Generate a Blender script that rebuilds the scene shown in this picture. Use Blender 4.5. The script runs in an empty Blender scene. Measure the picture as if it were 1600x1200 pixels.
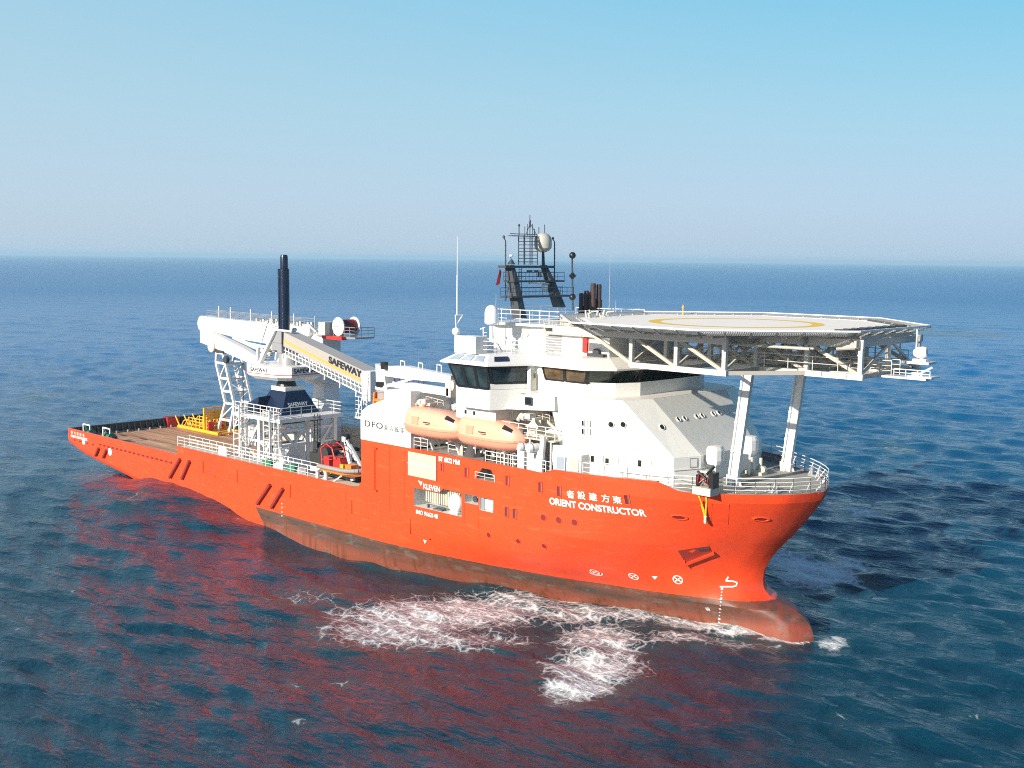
import bpy, math, random
import numpy as np
from mathutils import Vector, Matrix
random.seed(7)
R = math.radians
scene = bpy.context.scene
COL = scene.collection

# ------------------------------------------------------------------ camera (fitted to the place)
F, YAW, PITCH, ROLL = 1774.0, 2.3334, 0.11, 0.0106
CAM = np.array([150.97, -80.64, 30.12])
_f = np.array([math.cos(YAW)*math.cos(PITCH), math.sin(YAW)*math.cos(PITCH), -math.sin(PITCH)])
_r0 = np.array([math.sin(YAW), -math.cos(YAW), 0.0]); _u0 = np.cross(_r0, _f)
_r = _r0*math.cos(ROLL)+_u0*math.sin(ROLL); _u = _u0*math.cos(ROLL)-_r0*math.sin(ROLL)
def _ray(u, v): return _f+_r*(u-800)/F-_u*(v-600)/F
def _on(ax, u, v, val):
    d = _ray(u, v); return Vector(CAM+d*((val-CAM[ax])/d[ax]))
def PX(u, v, x): return _on(0, u, v, x)      # survey of the photograph: sight line cut by a plane of the ship
def PY(u, v, y): return _on(1, u, v, y)
def PZ(u, v, z): return _on(2, u, v, z)

cam_d = bpy.data.cameras.new('camera'); cam = bpy.data.objects.new('camera', cam_d); COL.objects.link(cam)
cam_d.sensor_width = 36.0; cam_d.lens = F/1600*36.0; cam_d.clip_start = 1.0; cam_d.clip_end = 60000
cam.matrix_world = Matrix(((_r[0], _u[0], -_f[0], CAM[0]), (_r[1], _u[1], -_f[1], CAM[1]), (_r[2], _u[2], -_f[2], CAM[2]), (0, 0, 0, 1)))
scene.camera = cam

# ------------------------------------------------------------------ materials
MATS = {}
def nodes_of(name):
    m = bpy.data.materials.new(name); m.use_nodes = True
    return m, m.node_tree.nodes, m.node_tree.links, m.node_tree.nodes['Principled BSDF']
def N(nd, t, **k):
    n = nd.new(t)
    for a, b in k.items():
        if a.startswith('i_'):
            key = a[2:]; key = int(key) if key.isdigit() else key
            n.inputs[key].default_value = b
        else: setattr(n, a, b)
    return n
def paint(name, col, rough=0.45, metal=0.0, var=0.12, scale=1.2, streak=0.0, streakcol=(0.25, 0.12, 0.05), bump=0.0, spec=0.5):
    """painted or plain surface: base colour broken up by noise, optional vertical rust streaks, faint dents"""
    m, nd, ln, b = nodes_of(name)
    tc = N(nd, 'ShaderNodeTexCoord')
    no = N(nd, 'ShaderNodeTexNoise', i_Scale=scale, i_Detail=6.0, i_Roughness=0.65)
    ln.new(tc.outputs['Object'], no.inputs['Vector'])
    mx = N(nd, 'ShaderNodeMix', data_type='RGBA')
    mx.inputs['A'].default_value = (*[c*(1-var) for c in col], 1); mx.inputs['B'].default_value = (*[min(1, c*(1+var*0.6)) for c in col], 1)
    ln.new(no.outputs['Fac'], mx.inputs['Factor'])
    out = mx.outputs['Result']
    if streak > 0:
        mp = N(nd, 'ShaderNodeMapping'); mp.inputs['Scale'].default_value = (2.2, 2.2, 0.16)
        ln.new(tc.outputs['Object'], mp.inputs['Vector'])
        n2 = N(nd, 'ShaderNodeTexNoise', i_Scale=1.0, i_Detail=5.0, i_Roughness=0.6); ln.new(mp.outputs[0], n2.inputs['Vector'])
        cr = N(nd, 'ShaderNodeMapRange'); cr.inputs['From Min'].default_value = 0.56; cr.inputs['From Max'].default_value = 0.78
        cr.inputs['To Max'].default_value = streak; ln.new(n2.outputs['Fac'], cr.inputs['Value'])
        m2 = N(nd, 'ShaderNodeMix', data_type='RGBA'); m2.inputs['B'].default_value = (*streakcol, 1)
        ln.new(cr.outputs['Result'], m2.inputs['Factor']); ln.new(out, m2.inputs['A']); out = m2.outputs['Result']
    ln.new(out, b.inputs['Base Color'])
    b.inputs['Roughness'].default_value = rough; b.inputs['Metallic'].default_value = metal
    b.inputs['Specular IOR Level'].default_value = spec
    if bump > 0:
        n3 = N(nd, 'ShaderNodeTexNoise', i_Scale=0.9, i_Detail=2.0); ln.new(tc.outputs['Object'], n3.inputs['Vector'])
        bp = N(nd, 'ShaderNodeBump', i_Strength=bump, i_Distance=0.05); ln.new(n3.outputs['Fac'], bp.inputs['Height']); ln.new(bp.outputs[0], b.inputs['Normal'])
    MATS[name] = m
    return m
paint('white_paint', (0.74, 0.73, 0.70), 0.4, var=0.07, scale=0.8, streak=0.22, streakcol=(0.45, 0.36, 0.27), bump=0.25)
paint('white_steel', (0.80, 0.79, 0.765), 0.4, var=0.08, scale=2)
paint('grey_deck', (0.34, 0.325, 0.29), 0.7, var=0.18, scale=0.9)
paint('dark_deck', (0.10, 0.11, 0.12), 0.7, var=0.2, scale=0.9)
paint('cream', (0.60, 0.56, 0.45), 0.55, var=0.08, streak=0.12)
paint('truss_grey', (0.48, 0.44, 0.385), 0.5, var=0.15, scale=1.5, streak=0.2, streakcol=(0.3, 0.22, 0.15))
paint('pad_white', (0.88, 0.80, 0.69), 0.75, var=0.07, scale=0.35, streak=0)
paint('pad_line', (0.95, 0.95, 0.93), 0.7, var=0.05)
paint('pad_yellow', (0.85, 0.52, 0.04), 0.7, var=0.08)
paint('mast_dark', (0.045, 0.05, 0.058), 0.5, var=0.25, scale=2)
paint('black', (0.012, 0.012, 0.015), 0.4, var=0.3)
paint('navy', (0.007, 0.015, 0.045), 0.35, var=0.15)
paint('tube_navy', (0.006, 0.012, 0.035), 0.22, var=0.15)
paint('drum_grey', (0.36, 0.36, 0.37), 0.35, var=0.12, metal=0.3)
paint('boom_beige', (0.40, 0.365, 0.33), 0.5, var=0.08)
paint('boom_grey', (0.66, 0.62, 0.56), 0.5, var=0.08, scale=1.0)
paint('stripe_orange', (0.85, 0.38, 0.07), 0.5, var=0.05)
paint('stripe_red', (0.6, 0.06, 0.04), 0.5, var=0.05)
paint('text_dark', (0.02, 0.02, 0.03), 0.5, var=0.1)
paint('text_grey', (0.06, 0.065, 0.08), 0.5, var=0.1)
paint('text_white', (0.85, 0.84, 0.80), 0.5, var=0.1)
paint('lifeboat_orange', (0.80, 0.41, 0.28), 0.35, var=0.16, scale=0.9, streak=0.12, streakcol=(0.75, 0.3, 0.16))
paint('lifeboat_pale', (0.76, 0.32, 0.21), 0.35, var=0.14, scale=0.9)
paint('bright_orange', (0.90, 0.22, 0.02), 0.4, var=0.1)
paint('red_paint', (0.62, 0.03, 0.02), 0.45, var=0.15)
paint('dark_red', (0.20, 0.012, 0.012), 0.5, var=0.2)
paint('yellow_paint', (0.85, 0.43, 0.02), 0.4, var=0.12, scale=3)
paint('rust_pipe', (0.055, 0.025, 0.022), 0.75, var=0.5, scale=2.5)
paint('dome_grey', (0.44, 0.43, 0.38), 0.55, var=0.18, scale=1.6)
paint('dome_white', (0.82, 0.83, 0.85), 0.35, var=0.03)
paint('rubber', (0.03, 0.028, 0.028), 0.7, var=0.2)
paint('tube_grey', (0.30, 0.26, 0.25), 0.6, var=0.12)
paint('tarp', (0.07, 0.065, 0.07), 0.85, var=0.3, scale=3)
paint('green_paint', (0.02, 0.20, 0.11), 0.5, var=0.2)
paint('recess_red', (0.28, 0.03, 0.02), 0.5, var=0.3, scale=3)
paint('panel_beige', (0.56, 0.50, 0.37), 0.6, var=0.08, scale=1.5)
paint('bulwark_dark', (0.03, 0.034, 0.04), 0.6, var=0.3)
paint('sling_yellow', (0.95, 0.50, 0.01), 0.6, var=0.1)
paint('net_grey', (0.30, 0.29, 0.27), 0.6, var=0.2)
paint('sky_glass', (0.30, 0.36, 0.43), 0.15, var=0.1)
def mk_glass(name, col, rough=0.06):
    m, nd, ln, b = nodes_of(name)
    tc = N(nd, 'ShaderNodeTexCoord'); no = N(nd, 'ShaderNodeTexNoise', i_Scale=0.8, i_Detail=3.0); ln.new(tc.outputs['Object'], no.inputs['Vector'])
    cr = N(nd, 'ShaderNodeValToRGB'); cr.color_ramp.elements[0].position = 0.42; cr.color_ramp.elements[0].color = (*[c*0.4 for c in col], 1)
    cr.color_ramp.elements[1].position = 0.62; cr.color_ramp.elements[1].color = (*col, 1)
    ln.new(no.outputs['Fac'], cr.inputs['Fac']); ln.new(cr.outputs[0], b.inputs['Base Color'])
    b.inputs['Roughness'].default_value = rough; b.inputs['Specular IOR Level'].default_value = 0.8
    MATS[name] = m
mk_glass('bridge_glass', (0.02, 0.035, 0.02)); mk_glass('brown_glass', (0.16, 0.10, 0.045), 0.12); mk_glass('wing_glass', (0.03, 0.05, 0.06))

# hull paint: orange above the boot-top line, grey-brown scuffed boot-topping below it
def hull_material():
    m, nd, ln, b = nodes_of('hull_paint')
    tc = N(nd, 'ShaderNodeNewGeometry'); P = tc.outputs['Position']
    sep = N(nd, 'ShaderNodeSeparateXYZ'); ln.new(P, sep.inputs[0])
    def noise(scale, mapping=None, detail=5.0, rough=0.6):
        v = P
        if mapping:
            mp = N(nd, 'ShaderNodeMapping'); mp.inputs['Scale'].default_value = mapping; ln.new(P, mp.inputs['Vector']); v = mp.outputs[0]
        n = N(nd, 'ShaderNodeTexNoise', i_Scale=scale, i_Detail=detail, i_Roughness=rough); ln.new(v, n.inputs['Vector']); return n.outputs['Fac']
    def math_(op, a, b_=None, clamp=False):
        n = N(nd, 'ShaderNodeMath', operation=op); n.use_clamp = clamp
        for i, x in enumerate((a, b_)):
            if x is None: continue
            if isinstance(x, (int, float)): n.inputs[i].default_value = x
            else: ln.new(x, n.inputs[i])
        return n.outputs[0]
    def mrange(x, a, b_, c=0.0, d=1.0):
        n = N(nd, 'ShaderNodeMapRange'); n.inputs['From Min'].default_value = a; n.inputs['From Max'].default_value = b_
        n.inputs['To Min'].default_value = c; n.inputs['To Max'].default_value = d; ln.new(x, n.inputs['Value']); return n.outputs['Result']
    def mix(fac, a, b_):
        n = N(nd, 'ShaderNodeMix', data_type='RGBA')
        for k, x in (('Factor', fac), ('A', a), ('B', b_)):
            if isinstance(x, tuple): n.inputs[k].default_value = (*x, 1)
            elif isinstance(x, float): n.inputs[k].default_value = x
            else: ln.new(x, n.inputs[k])
        return n.outputs['Result']
    X, Y, Z = sep.outputs
    big = noise(0.16, None, 4.0); fine = noise(2.5, None, 6.0)
    col = mix(big, (0.82, 0.055, 0.012), (0.90, 0.088, 0.020))
    col = mix(mrange(fine, 0.35, 0.8, 0.0, 0.3), col, (0.60, 0.045, 0.012))
    # plating seams: thin darker lines
    fx = math_('FRACT', math_('MULTIPLY', X, 1/7.3)); sx = mrange(fx, 0.0, 0.0045, 1.0, 0.0)
    col = mix(math_('MULTIPLY', sx, 0.35), col, (0.30, 0.05, 0.015))
    # rust weeping down
    st = noise(1.0, (1.1, 1.1, 0.07), 6.0)
    low = mrange(Z, 1.5, 6.5, 1.0, 0.15)
    rs = math_('MULTIPLY', mrange(st, 0.56, 0.76, 0.0, 0.85), low)
    col = mix(rs, col, (0.30, 0.09, 0.03))
    fz = math_('FRACT', math_('MULTIPLY', Z, 1/2.45)); sz = mrange(fz, 0.0, 0.012, 1.0, 0.0)
    col = mix(math_('MULTIPLY', sz, 0.22), col, (0.35, 0.05, 0.015))
    sc = noise(1.0, (0.35, 0.35, 2.2), 7.0, 0.7); col = mix(mrange(sc, 0.56, 0.72, 0.0, 0.34), col, (0.92, 0.20, 0.08))
    rn = noise(1.0, (3.2, 3.2, 0.10), 5.0); col = mix(math_('MULTIPLY', mrange(rn, 0.60, 0.74, 0.0, 0.65), mrange(fine, 0.4, 0.6)), col, (0.24, 0.05, 0.02))
    # boot-topping
    jit = math_('MULTIPLY', math_('SUBTRACT', noise(3.0), 0.5), 0.16)
    zz = math_('ADD', Z, jit)
    bt = mrange(zz, 2.53, 2.58, 1.0, 0.0)
    xa = mrange(math_('ADD', X, math_('MULTIPLY', Z, 0.9)), 47.6, 47.7, 0.0, 1.0)
    aft = mrange(zz, 0.4, 0.9, 1.0, 0.0)
    bt = math_('MAXIMUM', math_('MULTIPLY', bt, xa), aft)
    band = noise(0.5, (0.25, 0.25, 2.6), 6.0)
    bc = mix(mrange(band, 0.38, 0.62), (0.05, 0.043, 0.035), (0.17, 0.060, 0.038))
    bc = mix(mrange(zz, 0.5, 1.6, 0.9, 0.0), bc, (0.24, 0.06, 0.032))
    st2 = noise(1.0, (1.6, 1.6, 0.12), 6.0)
    bc = mix(mrange(st2, 0.52, 0.64, 0.0, 0.9), bc, (0.13, 0.040, 0.014))
    bc = mix(mrange(noise(1.0, (0.5, 0.5, 1.2), 6.0, 0.7), 0.55, 0.66, 0.0, 0.5), bc, (0.16, 0.15, 0.125))
    bowz = mrange(X, 101.0, 106.0, 0.0, 0.55)
    bc = mix(math_('MULTIPLY', bowz, mrange(noise(1.5, (1, 1, 2)), 0.4, 0.6)), bc, (0.30, 0.04, 0.02))
    col = mix(bt, col, bc)
    ln.new(col, b.inputs['Base Color'])
    rgh = mrange(fine, 0.3, 0.7, 0.30, 0.42); ln.new(math_('ADD', rgh, math_('MULTIPLY', bt, 0.15)), b.inputs['Roughness'])
    bp = N(nd, 'ShaderNodeBump', i_Strength=0.35, i_Distance=0.12); ln.new(noise(0.45, None, 3.0), bp.inputs['Height']); ln.new(bp.outputs[0], b.inputs['Normal'])
    MATS['hull'] = m
hull_material()
def deck_material():
    m, nd, ln, b = nodes_of('timber_deck')
    tc = N(nd, 'ShaderNodeTexCoord')
    mp = N(nd, 'ShaderNodeMapping'); mp.inputs['Scale'].default_value = (0.07, 1.0, 1.0); ln.new(tc.outputs['Object'], mp.inputs['Vector'])
    n1 = N(nd, 'ShaderNodeTexNoise', i_Scale=1.3, i_Detail=7.0, i_Roughness=0.7); ln.new(mp.outputs[0], n1.inputs['Vector'])
    br = N(nd, 'ShaderNodeTexBrick'); br.inputs['Scale'].default_value = 1.0
    br.inputs['Brick Width'].default_value = 5.5; br.inputs['Row Height'].default_value = 0.55; br.inputs['Mortar Size'].default_value = 0.035
    br.inputs['Color1'].default_value = (0.55, 0.25, 0.11, 1); br.inputs['Color2'].default_value = (0.34, 0.14, 0.065, 1); br.inputs['Mortar'].default_value = (0.10, 0.055, 0.035, 1)
    ln.new(tc.outputs['Object'], br.inputs['Vector'])
    cr = N(nd, 'ShaderNodeValToRGB'); cr.color_ramp.elements[0].position = 0.36; cr.color_ramp.elements[0].color = (0.14, 0.06, 0.03, 1)
    cr.color_ramp.elements[1].position = 0.66; cr.color_ramp.elements[1].color = (0.80, 0.50, 0.29, 1); ln.new(n1.outputs['Fac'], cr.inputs['Fac'])
    mx = N(nd, 'ShaderNodeMix', data_type='RGBA', i_Factor=0.6); mx.inputs['Factor'].default_value = 0.55
    ln.new(br.outputs['Color'], mx.inputs['A']); ln.new(cr.outputs[0], mx.inputs['B'])
    ln.new(mx.outputs['Result'], b.inputs['Base Color']); b.inputs['Roughness'].default_value = 0.8
    MATS['timber'] = m
deck_material()

# ------------------------------------------------------------------ mesh builder and scene tree
ORG = {}
class MB:
    def __init__(s): s.v = []; s.f = []
    def add(s, vs, fs):
        k = len(s.v); s.v += [tuple(v) for v in vs]; s.f += [tuple(i+k for i in f) for f in fs]; return s
    def hexa(s, p): return s.add(p, [(3, 2, 1, 0), (4, 5, 6, 7), (0, 1, 5, 4), (1, 2, 6, 5), (2, 3, 7, 6), (3, 0, 4, 7)])
    def box(s, x0, x1, y0, y1, z0, z1):
        x0, x1 = sorted((x0, x1)); y0, y1 = sorted((y0, y1)); z0, z1 = sorted((z0, z1))
        return s.hexa([(x0, y0, z0), (x1, y0, z0), (x1, y1, z0), (x0, y1, z0), (x0, y0, z1), (x1, y0, z1), (x1, y1, z1), (x0, y1, z1)])
    def beam(s, p, q, w, h=None, up=(0, 0, 1)):
        p = Vector(p); q = Vector(q); h = h or w; d = (q-p)
        if d.length < 1e-6: return s
        d.normalize(); u = Vector(up)
        if abs(d.dot(u)) > 0.98: u = Vector((1, 0, 0))
        a = d.cross(u).normalized()*w/2; c = a.cross(d).normalized()*h/2
        return s.hexa([p-a-c, p+a-c, p+a+c, p-a+c, q-a-c, q+a-c, q+a+c, q-a+c])
    def tube(s, p, q, r, r2=None, n=8, cap=True):
        p = Vector(p); q = Vector(q); r2 = r if r2 is None else r2; d = q-p
        if d.length < 1e-6: return s
        d.normalize(); u = Vector((0, 0, 1)) if abs(d.z) < 0.95 else Vector((1, 0, 0))
        a = d.cross(u).normalized(); c = a.cross(d)
        vs = []
        for k in range(n):
            t = 2*math.pi*k/n; e = a*math.cos(t)+c*math.sin(t); vs.append(p+e*r)
        for k in range(n):
            t = 2*math.pi*k/n; e = a*math.cos(t)+c*math.sin(t); vs.append(q+e*r2)
        fs = [(k, (k+1) % n, n+(k+1) % n, n+k) for k in range(n)]
        if cap: fs += [tuple(range(n-1, -1, -1)), tuple(range(n, 2*n))]
        return s.add(vs, fs)
    def path(s, pts, r, n=6):
        for a, b in zip(pts[:-1], pts[1:]): s.tube(a, b, r, n=n)
        return s
    def extr(s, poly, vec):
        """flat polygon pushed along vec"""
        n = len(poly); v = Vector(vec); a = [Vector(p) for p in poly]
        return s.add(a+[p+v for p in a], [tuple(range(n-1, -1, -1)), tuple(range(n, 2*n))]+[(k, (k+1) % n, n+(k+1) % n, n+k) for k in range(n)])
    def slab(s, plan, z0, z1): return s.extr([(x, y, z0) for x, y in plan], (0, 0, z1-z0))
    def loft(s, rings, close=True, cap=True):
        n = len(rings[0]); vs = [p for r in rings for p in r]; fs = []
        m = n if close else n-1
        for i in range(len(rings)-1):
            for k in range(m):
                a = i*n+k; b = i*n+(k+1) % n; fs.append((a, b, b+n, a+n))
        if cap and close: fs += [tuple(range(n-1, -1, -1)), tuple((len(rings)-1)*n+k for k in range(n))]
        return s.add(vs, fs)
    def lathe(s, prof, c, n=20, axis=(0, 0, 1)):
        ax = Vector(axis).normalized(); u = Vector((0, 0, 1)) if abs(ax.z) < 0.9 else Vector((1, 0, 0))
        a = ax.cross(u).normalized(); b = ax.cross(a); c = Vector(c)
        return s.loft([[c+ax*z+(a*math.cos(2*math.pi*k/n)+b*math.sin(2*math.pi*k/n))*max(r, 1e-3) for k in range(n)] for r, z in prof])
    def quad(s, *p): return s.add(p, [tuple(range(len(p)))])
    def build(s, name, mat, parent=None, smooth=False):
        me = bpy.data.meshes.new(name); org = ORG.get(parent.name, Vector()) if parent else Vector()
        me.from_pydata([(v[0]-org[0], v[1]-org[1], v[2]-org[2]) for v in s.v], [], s.f); me.update()
        o = bpy.data.objects.new(name, me); COL.objects.link(o)
        me.materials.append(MATS[mat] if isinstance(mat, str) else mat)
        if parent: o.parent = parent; ORG[o.name] = org
        if smooth:
            me.polygons.foreach_set('use_smooth', [True]*len(me.polygons)); me.set_sharp_from_angle(angle=R(38))
        return o
def thing(name, label, cat, loc, group=None):
    o = bpy.data.objects.new(name, None); COL.objects.link(o); o.location = loc; ORG[o.name] = Vector(loc)
    o['label'] = label; o['category'] = cat
    if group: o['group'] = group
    o.empty_display_size = 0.5
    return o
def kids(o): return [c for c in bpy.data.objects if c.parent == o]
def copy_tree(o, parent=None):
    c = o.copy(); COL.objects.link(c)
    if parent: c.parent = parent
    ORG[c.name] = ORG.get(o.name, Vector())
    for ch in kids(o): copy_tree(ch, c)
    return c
def rail(mb, pts, h=1.1, bars=3, step=1.5, r=0.028, closed=False):
    P = [Vector(p) for p in pts]
    if closed: P.append(P[0])
    for a, b in zip(P[:-1], P[1:]):
        L = (b-a).length; n = max(1, round(L/step))
        for k in range(bars):
            z = Vector((0, 0, h*(k+1)/bars)); mb.tube(a+z, b+z, r*(1.15 if k == bars-1 else 0.8), n=5, cap=False)
        for k in range(n+1): p = a.lerp(b, k/n); mb.tube(p, p+Vector((0, 0, h)), r, n=5, cap=False)
    return mb
def text_mesh(s, size, depth=0.0, spacing=1.0, bold=0.0):
    cu = bpy.data.curves.new('lettering', 'FONT'); cu.body = s; cu.size = size; cu.space_character = spacing; cu.offset = bold; cu.extrude = depth
    o = bpy.data.objects.new('lettering', cu); COL.objects.link(o)
    dg = bpy.context.evaluated_depsgraph_get(); me = bpy.data.meshes.new_from_object(o.evaluated_get(dg))
    vs = [v.co.copy() for v in me.vertices]; fs = [tuple(p.vertices) for p in me.polygons]
    bpy.data.objects.remove(o); bpy.data.meshes.remove(me); bpy.data.curves.remove(cu)
    return vs, fs
def lettering(name, s, parent, mat, mapf, width, height, bold=0.0, spacing=1.0):
    """text scaled to width x height, then laid on a surface by mapf(u, v)"""
    vs, fs = text_mesh(s, 1.0, 0.0, spacing, bold)
    x0 = min(v.x for v in vs); x1 = max(v.x for v in vs); y0 = min(v.y for v in vs); y1 = max(v.y for v in vs)
    mb = MB(); mb.add([mapf((v.x-x0)/(x1-x0)*width, (v.y-y0)/(y1-y0)*height) for v in vs], fs)
    return mb.build(name, mat, parent)

# ------------------------------------------------------------------ hull form
LV = [-3, -1, 0, 1.3, 2.55, 4.5, 7.2, 9.5, 11.4, 12.9]
STEM = [106, 107.3, 107.65, 107.0, 103.95, 102.9, 104.55, 106.6, 107.9, 108.35]
XA = [60, 66, 72, 78, 84, 88]
TA = [[10, 9, 8, 6.5, 5.2, 4.5], [10.8, 10.2, 9.2, 7.8, 6.4, 5.6], [11, 10.6, 9.7, 8.4, 7.0, 6.2], [11, 10.9, 10.2, 9.1, 7.8, 6.9], [11, 11, 10.6, 9.8, 8.6, 7.7],
      [11, 11, 10.97, 10.8, 10.4, 9.8], [11, 11, 11, 11, 11, 10.93], [11, 11, 11, 11, 11, 10.95], [11, 11, 11, 11, 11, 10.97], [11, 11, 11, 11, 11, 10.98]]
UB = [0.2, 0.4, 0.6, 0.75, 0.87, 0.95, 1.0]
TB_ = None
TB = [[3.5, 2.5, 1.8, 1.5, 1.2, .8, 0], [4.4, 3.3, 2.4, 2.1, 1.7, 1.2, 0], [5.0, 3.9, 2.7, 2.2, 1.9, 1.3, 0], [5.8, 4.7, 3.3, 2.4, 2.0, 1.3, 0], [6.7, 5.8, 4.7, 3.7, 2.7, 1.6, 0],
      [8.8, 7.5, 5.8, 4.3, 2.8, 1.5, 0], [10.35, 9.1, 7.1, 5.3, 3.4, 1.85, 0], [10.5, 9.45, 7.75, 5.95, 4.0, 2.15, 0], [10.72, 9.92, 8.4, 6.6, 4.55, 2.6, 0], [10.8, 10.05, 8.55, 6.75, 4.65, 2.65, 0]]
def crom(xs, ys, x):
    i = int(np.clip(np.searchsorted(xs, x)-1, 0, len(xs)-2))
    h = xs[i+1]-xs[i]; t = min(1, max(0, (x-xs[i])/h))
    def sl(k):
        if k <= 0: return (ys[1]-ys[0])/(xs[1]-xs[0])
        if k >= len(xs)-1: return (ys[-1]-ys[-2])/(xs[-1]-xs[-2])*1.6
        a = (ys[k]-ys[k-1])/(xs[k]-xs[k-1]); b = (ys[k+1]-ys[k])/(xs[k+1]-xs[k])
        if abs(a) < 1e-9 or abs(b) < 1e-9: return 0.0
        return (a+b)/2
    m0, m1 = sl(i)*h, sl(i+1)*h
    return (2*t**3-3*t*t+1)*ys[i]+(t**3-2*t*t+t)*m0+(-2*t**3+3*t*t)*ys[i+1]+(t**3-t*t)*m1
def stem_x(z):
    z = min(12.9, max(-3, z)); return crom([-3, -1, 0, .7, 1.5, 2.1, 2.55, 3.1, 3.8, 4.75, 5.6, 6.7, 8.2, 9.8, 11.4, 12.9],
        [106, 107.3, 107.65, 107.5, 106.9, 105.8, 103.95, 103.1, 102.87, 102.95, 103.35, 104.15, 105.5, 106.75, 107.8, 108.35], z)
def half(x, z):
    if x < 60:
        zb = np.interp(x, [0, 3, 6, 14, 22, 30, 40, 60], [3.75, 3.0, 2.5, 1.7, 0.6, -1.2, -3, -4.5]); r = 1.1
        h = min(1, max(0, (z-zb)/r)); y = 11*(0.86+0.14*math.sqrt(1-(1-h)**2))
        if z < zb: y = 11*.86
        return y
    z = min(12.9, max(-3, z)); sx = stem_x(z)
    rows = []
    for k in range(len(LV)):
        if x <= 88: rows.append(crom(XA, TA[k], x)); continue
        u = (x-88)/(sx-88)
        if u >= 1: rows.append(0.0); continue
        rows.append(crom([-.4, 0]+UB, [TA[k][-2], TA[k][-1]]+TB[k], u) if u > 0.2 else crom([-4/(sx-88), 0]+UB, [TA[k][-2], TA[k][-1]]+TB[k], u))
    return max(0.0, crom(LV, rows, z)) if z < 7.2 else float(np.interp(z, LV, rows))
def ztop(x):
    if x < 28.9: return 6.28
    if x < 62.4: return 7.3
    if x < 64: return 7.3+0.95*(1-math.sqrt(max(0, 1-((x-62.4)/1.6)**2)))
    return float(np.interp(x, [64, 88.2, 89.2, 98.6, 100.2, 109], [12.3, 12.3, 12.72, 12.85, 12.15, 12.15]))
def hx(s, z): return s if s <= 88 else 88+(s-88)*(stem_x(z)-88)/(108.35-88)
def hull_pt(u, v):
    """point where a sight line meets the starboard shell"""
    t0, t1 = 60.0, 190.0; d = _ray(u, v); prev = None
    for t in np.arange(40, 190, 0.4):
        p = CAM+d*t
        if p[0] < 60: ins = p[1] > -11
        else: ins = p[1] > -half(p[0], p[2]) and p[0] < stem_x(p[2])
        if ins:
            a, b = t-0.4, t
            for _ in range(18):
                m = (a+b)/2; q = CAM+d*m
                i2 = (q[1] > -11) if q[0] < 60 else (q[1] > -half(q[0], q[2]) and q[0] < stem_x(q[2]))
                if i2: b = m
                else: a = m
            return Vector(CAM+d*b)
    return Vector(CAM+d*90)

SHIP = thing('offshore_ship', 'large orange-hulled offshore construction vessel with white superstructure and helideck over the bow', 'ship', (54, 0, 0))
HOLES = [(71.85, 78.3, 6.9, 9.1), (78.7, 80.45, 8.3, 9.1), (80.6, 82.3, 7.93, 9.1), (80.2, 82.4, 10.68, 11.73)]
def build_hull():
    xs = sorted(set([0, 1, 2.5, 5, 8, 11, 14, 18, 22, 26, 28.88, 28.9, 32, 36, 40, 45, 50, 55, 60, 62.4, 62.8, 63.2, 63.6, 63.85, 63.98, 64.0, 66, 68, 70, 71.85, 74, 76, 78.3, 78.7, 80.2, 80.45, 80.6, 82.3, 82.4, 84, 86, 88, 88.3, 89.3]
        + [90+0.9*k for k in range(20)] + [106.6, 107, 107.4, 107.8, 108.1, 108.35, 98.6, 100.2]))
    zs = sorted(set([-3, -2, -1, -0.4, 0, .35, .7, 1.05, 1.4, 1.75, 2.1, 2.4, 2.7, 3.1, 3.5, 4, 4.75, 5.4, 6.0, 6.28, 6.9, 7.2, 7.3, 7.93, 8.3, 9.0, 9.1, 9.8, 10.68, 11.4, 11.73, 12.15, 12.3, 12.6, 12.85]))
    out = MB()
    for sgn in (-1, 1):
        vs = []; fs = []; nz = len(zs)
        for s in xs:
            for z in zs:
                zt = ztop(s) if s < 88 else ztop(hx(s, 12.3)); zz = min(z, zt); 
                if s < 40:
                    zb0 = float(np.interp(s, [0, 3, 6, 14, 22, 30, 40], [3.75, 3.0, 2.5, 1.7, 0.6, -1.2, -3])); zz = zb0+(min(z, 7.3)+3)/10.3*(zt-zb0)
                x = hx(s, zz)
                vs.append((x, sgn*half(x, zz), zz))
        for i in range(len(xs)-1):
            for j in range(nz-1):
                a, b, c, d = i*nz+j, (i+1)*nz+j, (i+1)*nz+j+1, i*nz+j+1
                if abs(vs[a][2]-vs[d][2]) < 1e-6 and abs(vs[b][2]-vs[c][2]) < 1e-6: continue
                cx = (xs[i]+xs[i+1])/2; cz = (zs[j]+zs[j+1])/2
                if sgn < 0 and any(h[0] < cx < h[1] and h[2] < cz < h[3] for h in HOLES): continue
                fs.append((a, b, c, d) if sgn < 0 else (d, c, b, a))
        out.add(vs, fs)
    # transom, with the bulwark along the stern
    zz = [3.75+(min(z, 7.3)+3)/10.3*2.53 for z in zs if z <= 7.3]
    out.add([(0, -half(0, z), z) for z in zz]+[(0, half(0, z), z) for z in zz], [(k, k+1, len(zz)+k+1, len(zz)+k) for k in range(len(zz)-1)])
    h = out.build('hull', 'hull', SHIP, smooth=True); h.data.set_sharp_from_angle(angle=R(20))
    me = h.data; sa = me.attributes.get('sharp_edge') or me.attributes.new('sharp_edge', 'BOOLEAN', 'EDGE')
    for e in me.edges:
        a, b = me.vertices[e.vertices[0]].co, me.vertices[e.vertices[1]].co
        if a.x+54 > 76 and any(abs(a.z-z) < .01 and abs(b.z-z) < .01 for z in (7.2, 11.4)): sa.data[e.index].value = True
    return h
HULL = build_hull()
ub = MB()
ub.loft([[(x, -9.46, z), (x, 0, z-.5), (x, 9.46, z)] for x, z in ((0, 3.75), (3, 3.0), (6, 2.5), (14, 1.7), (22, .6), (30, -1.2), (40, -3))], close=False)
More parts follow.
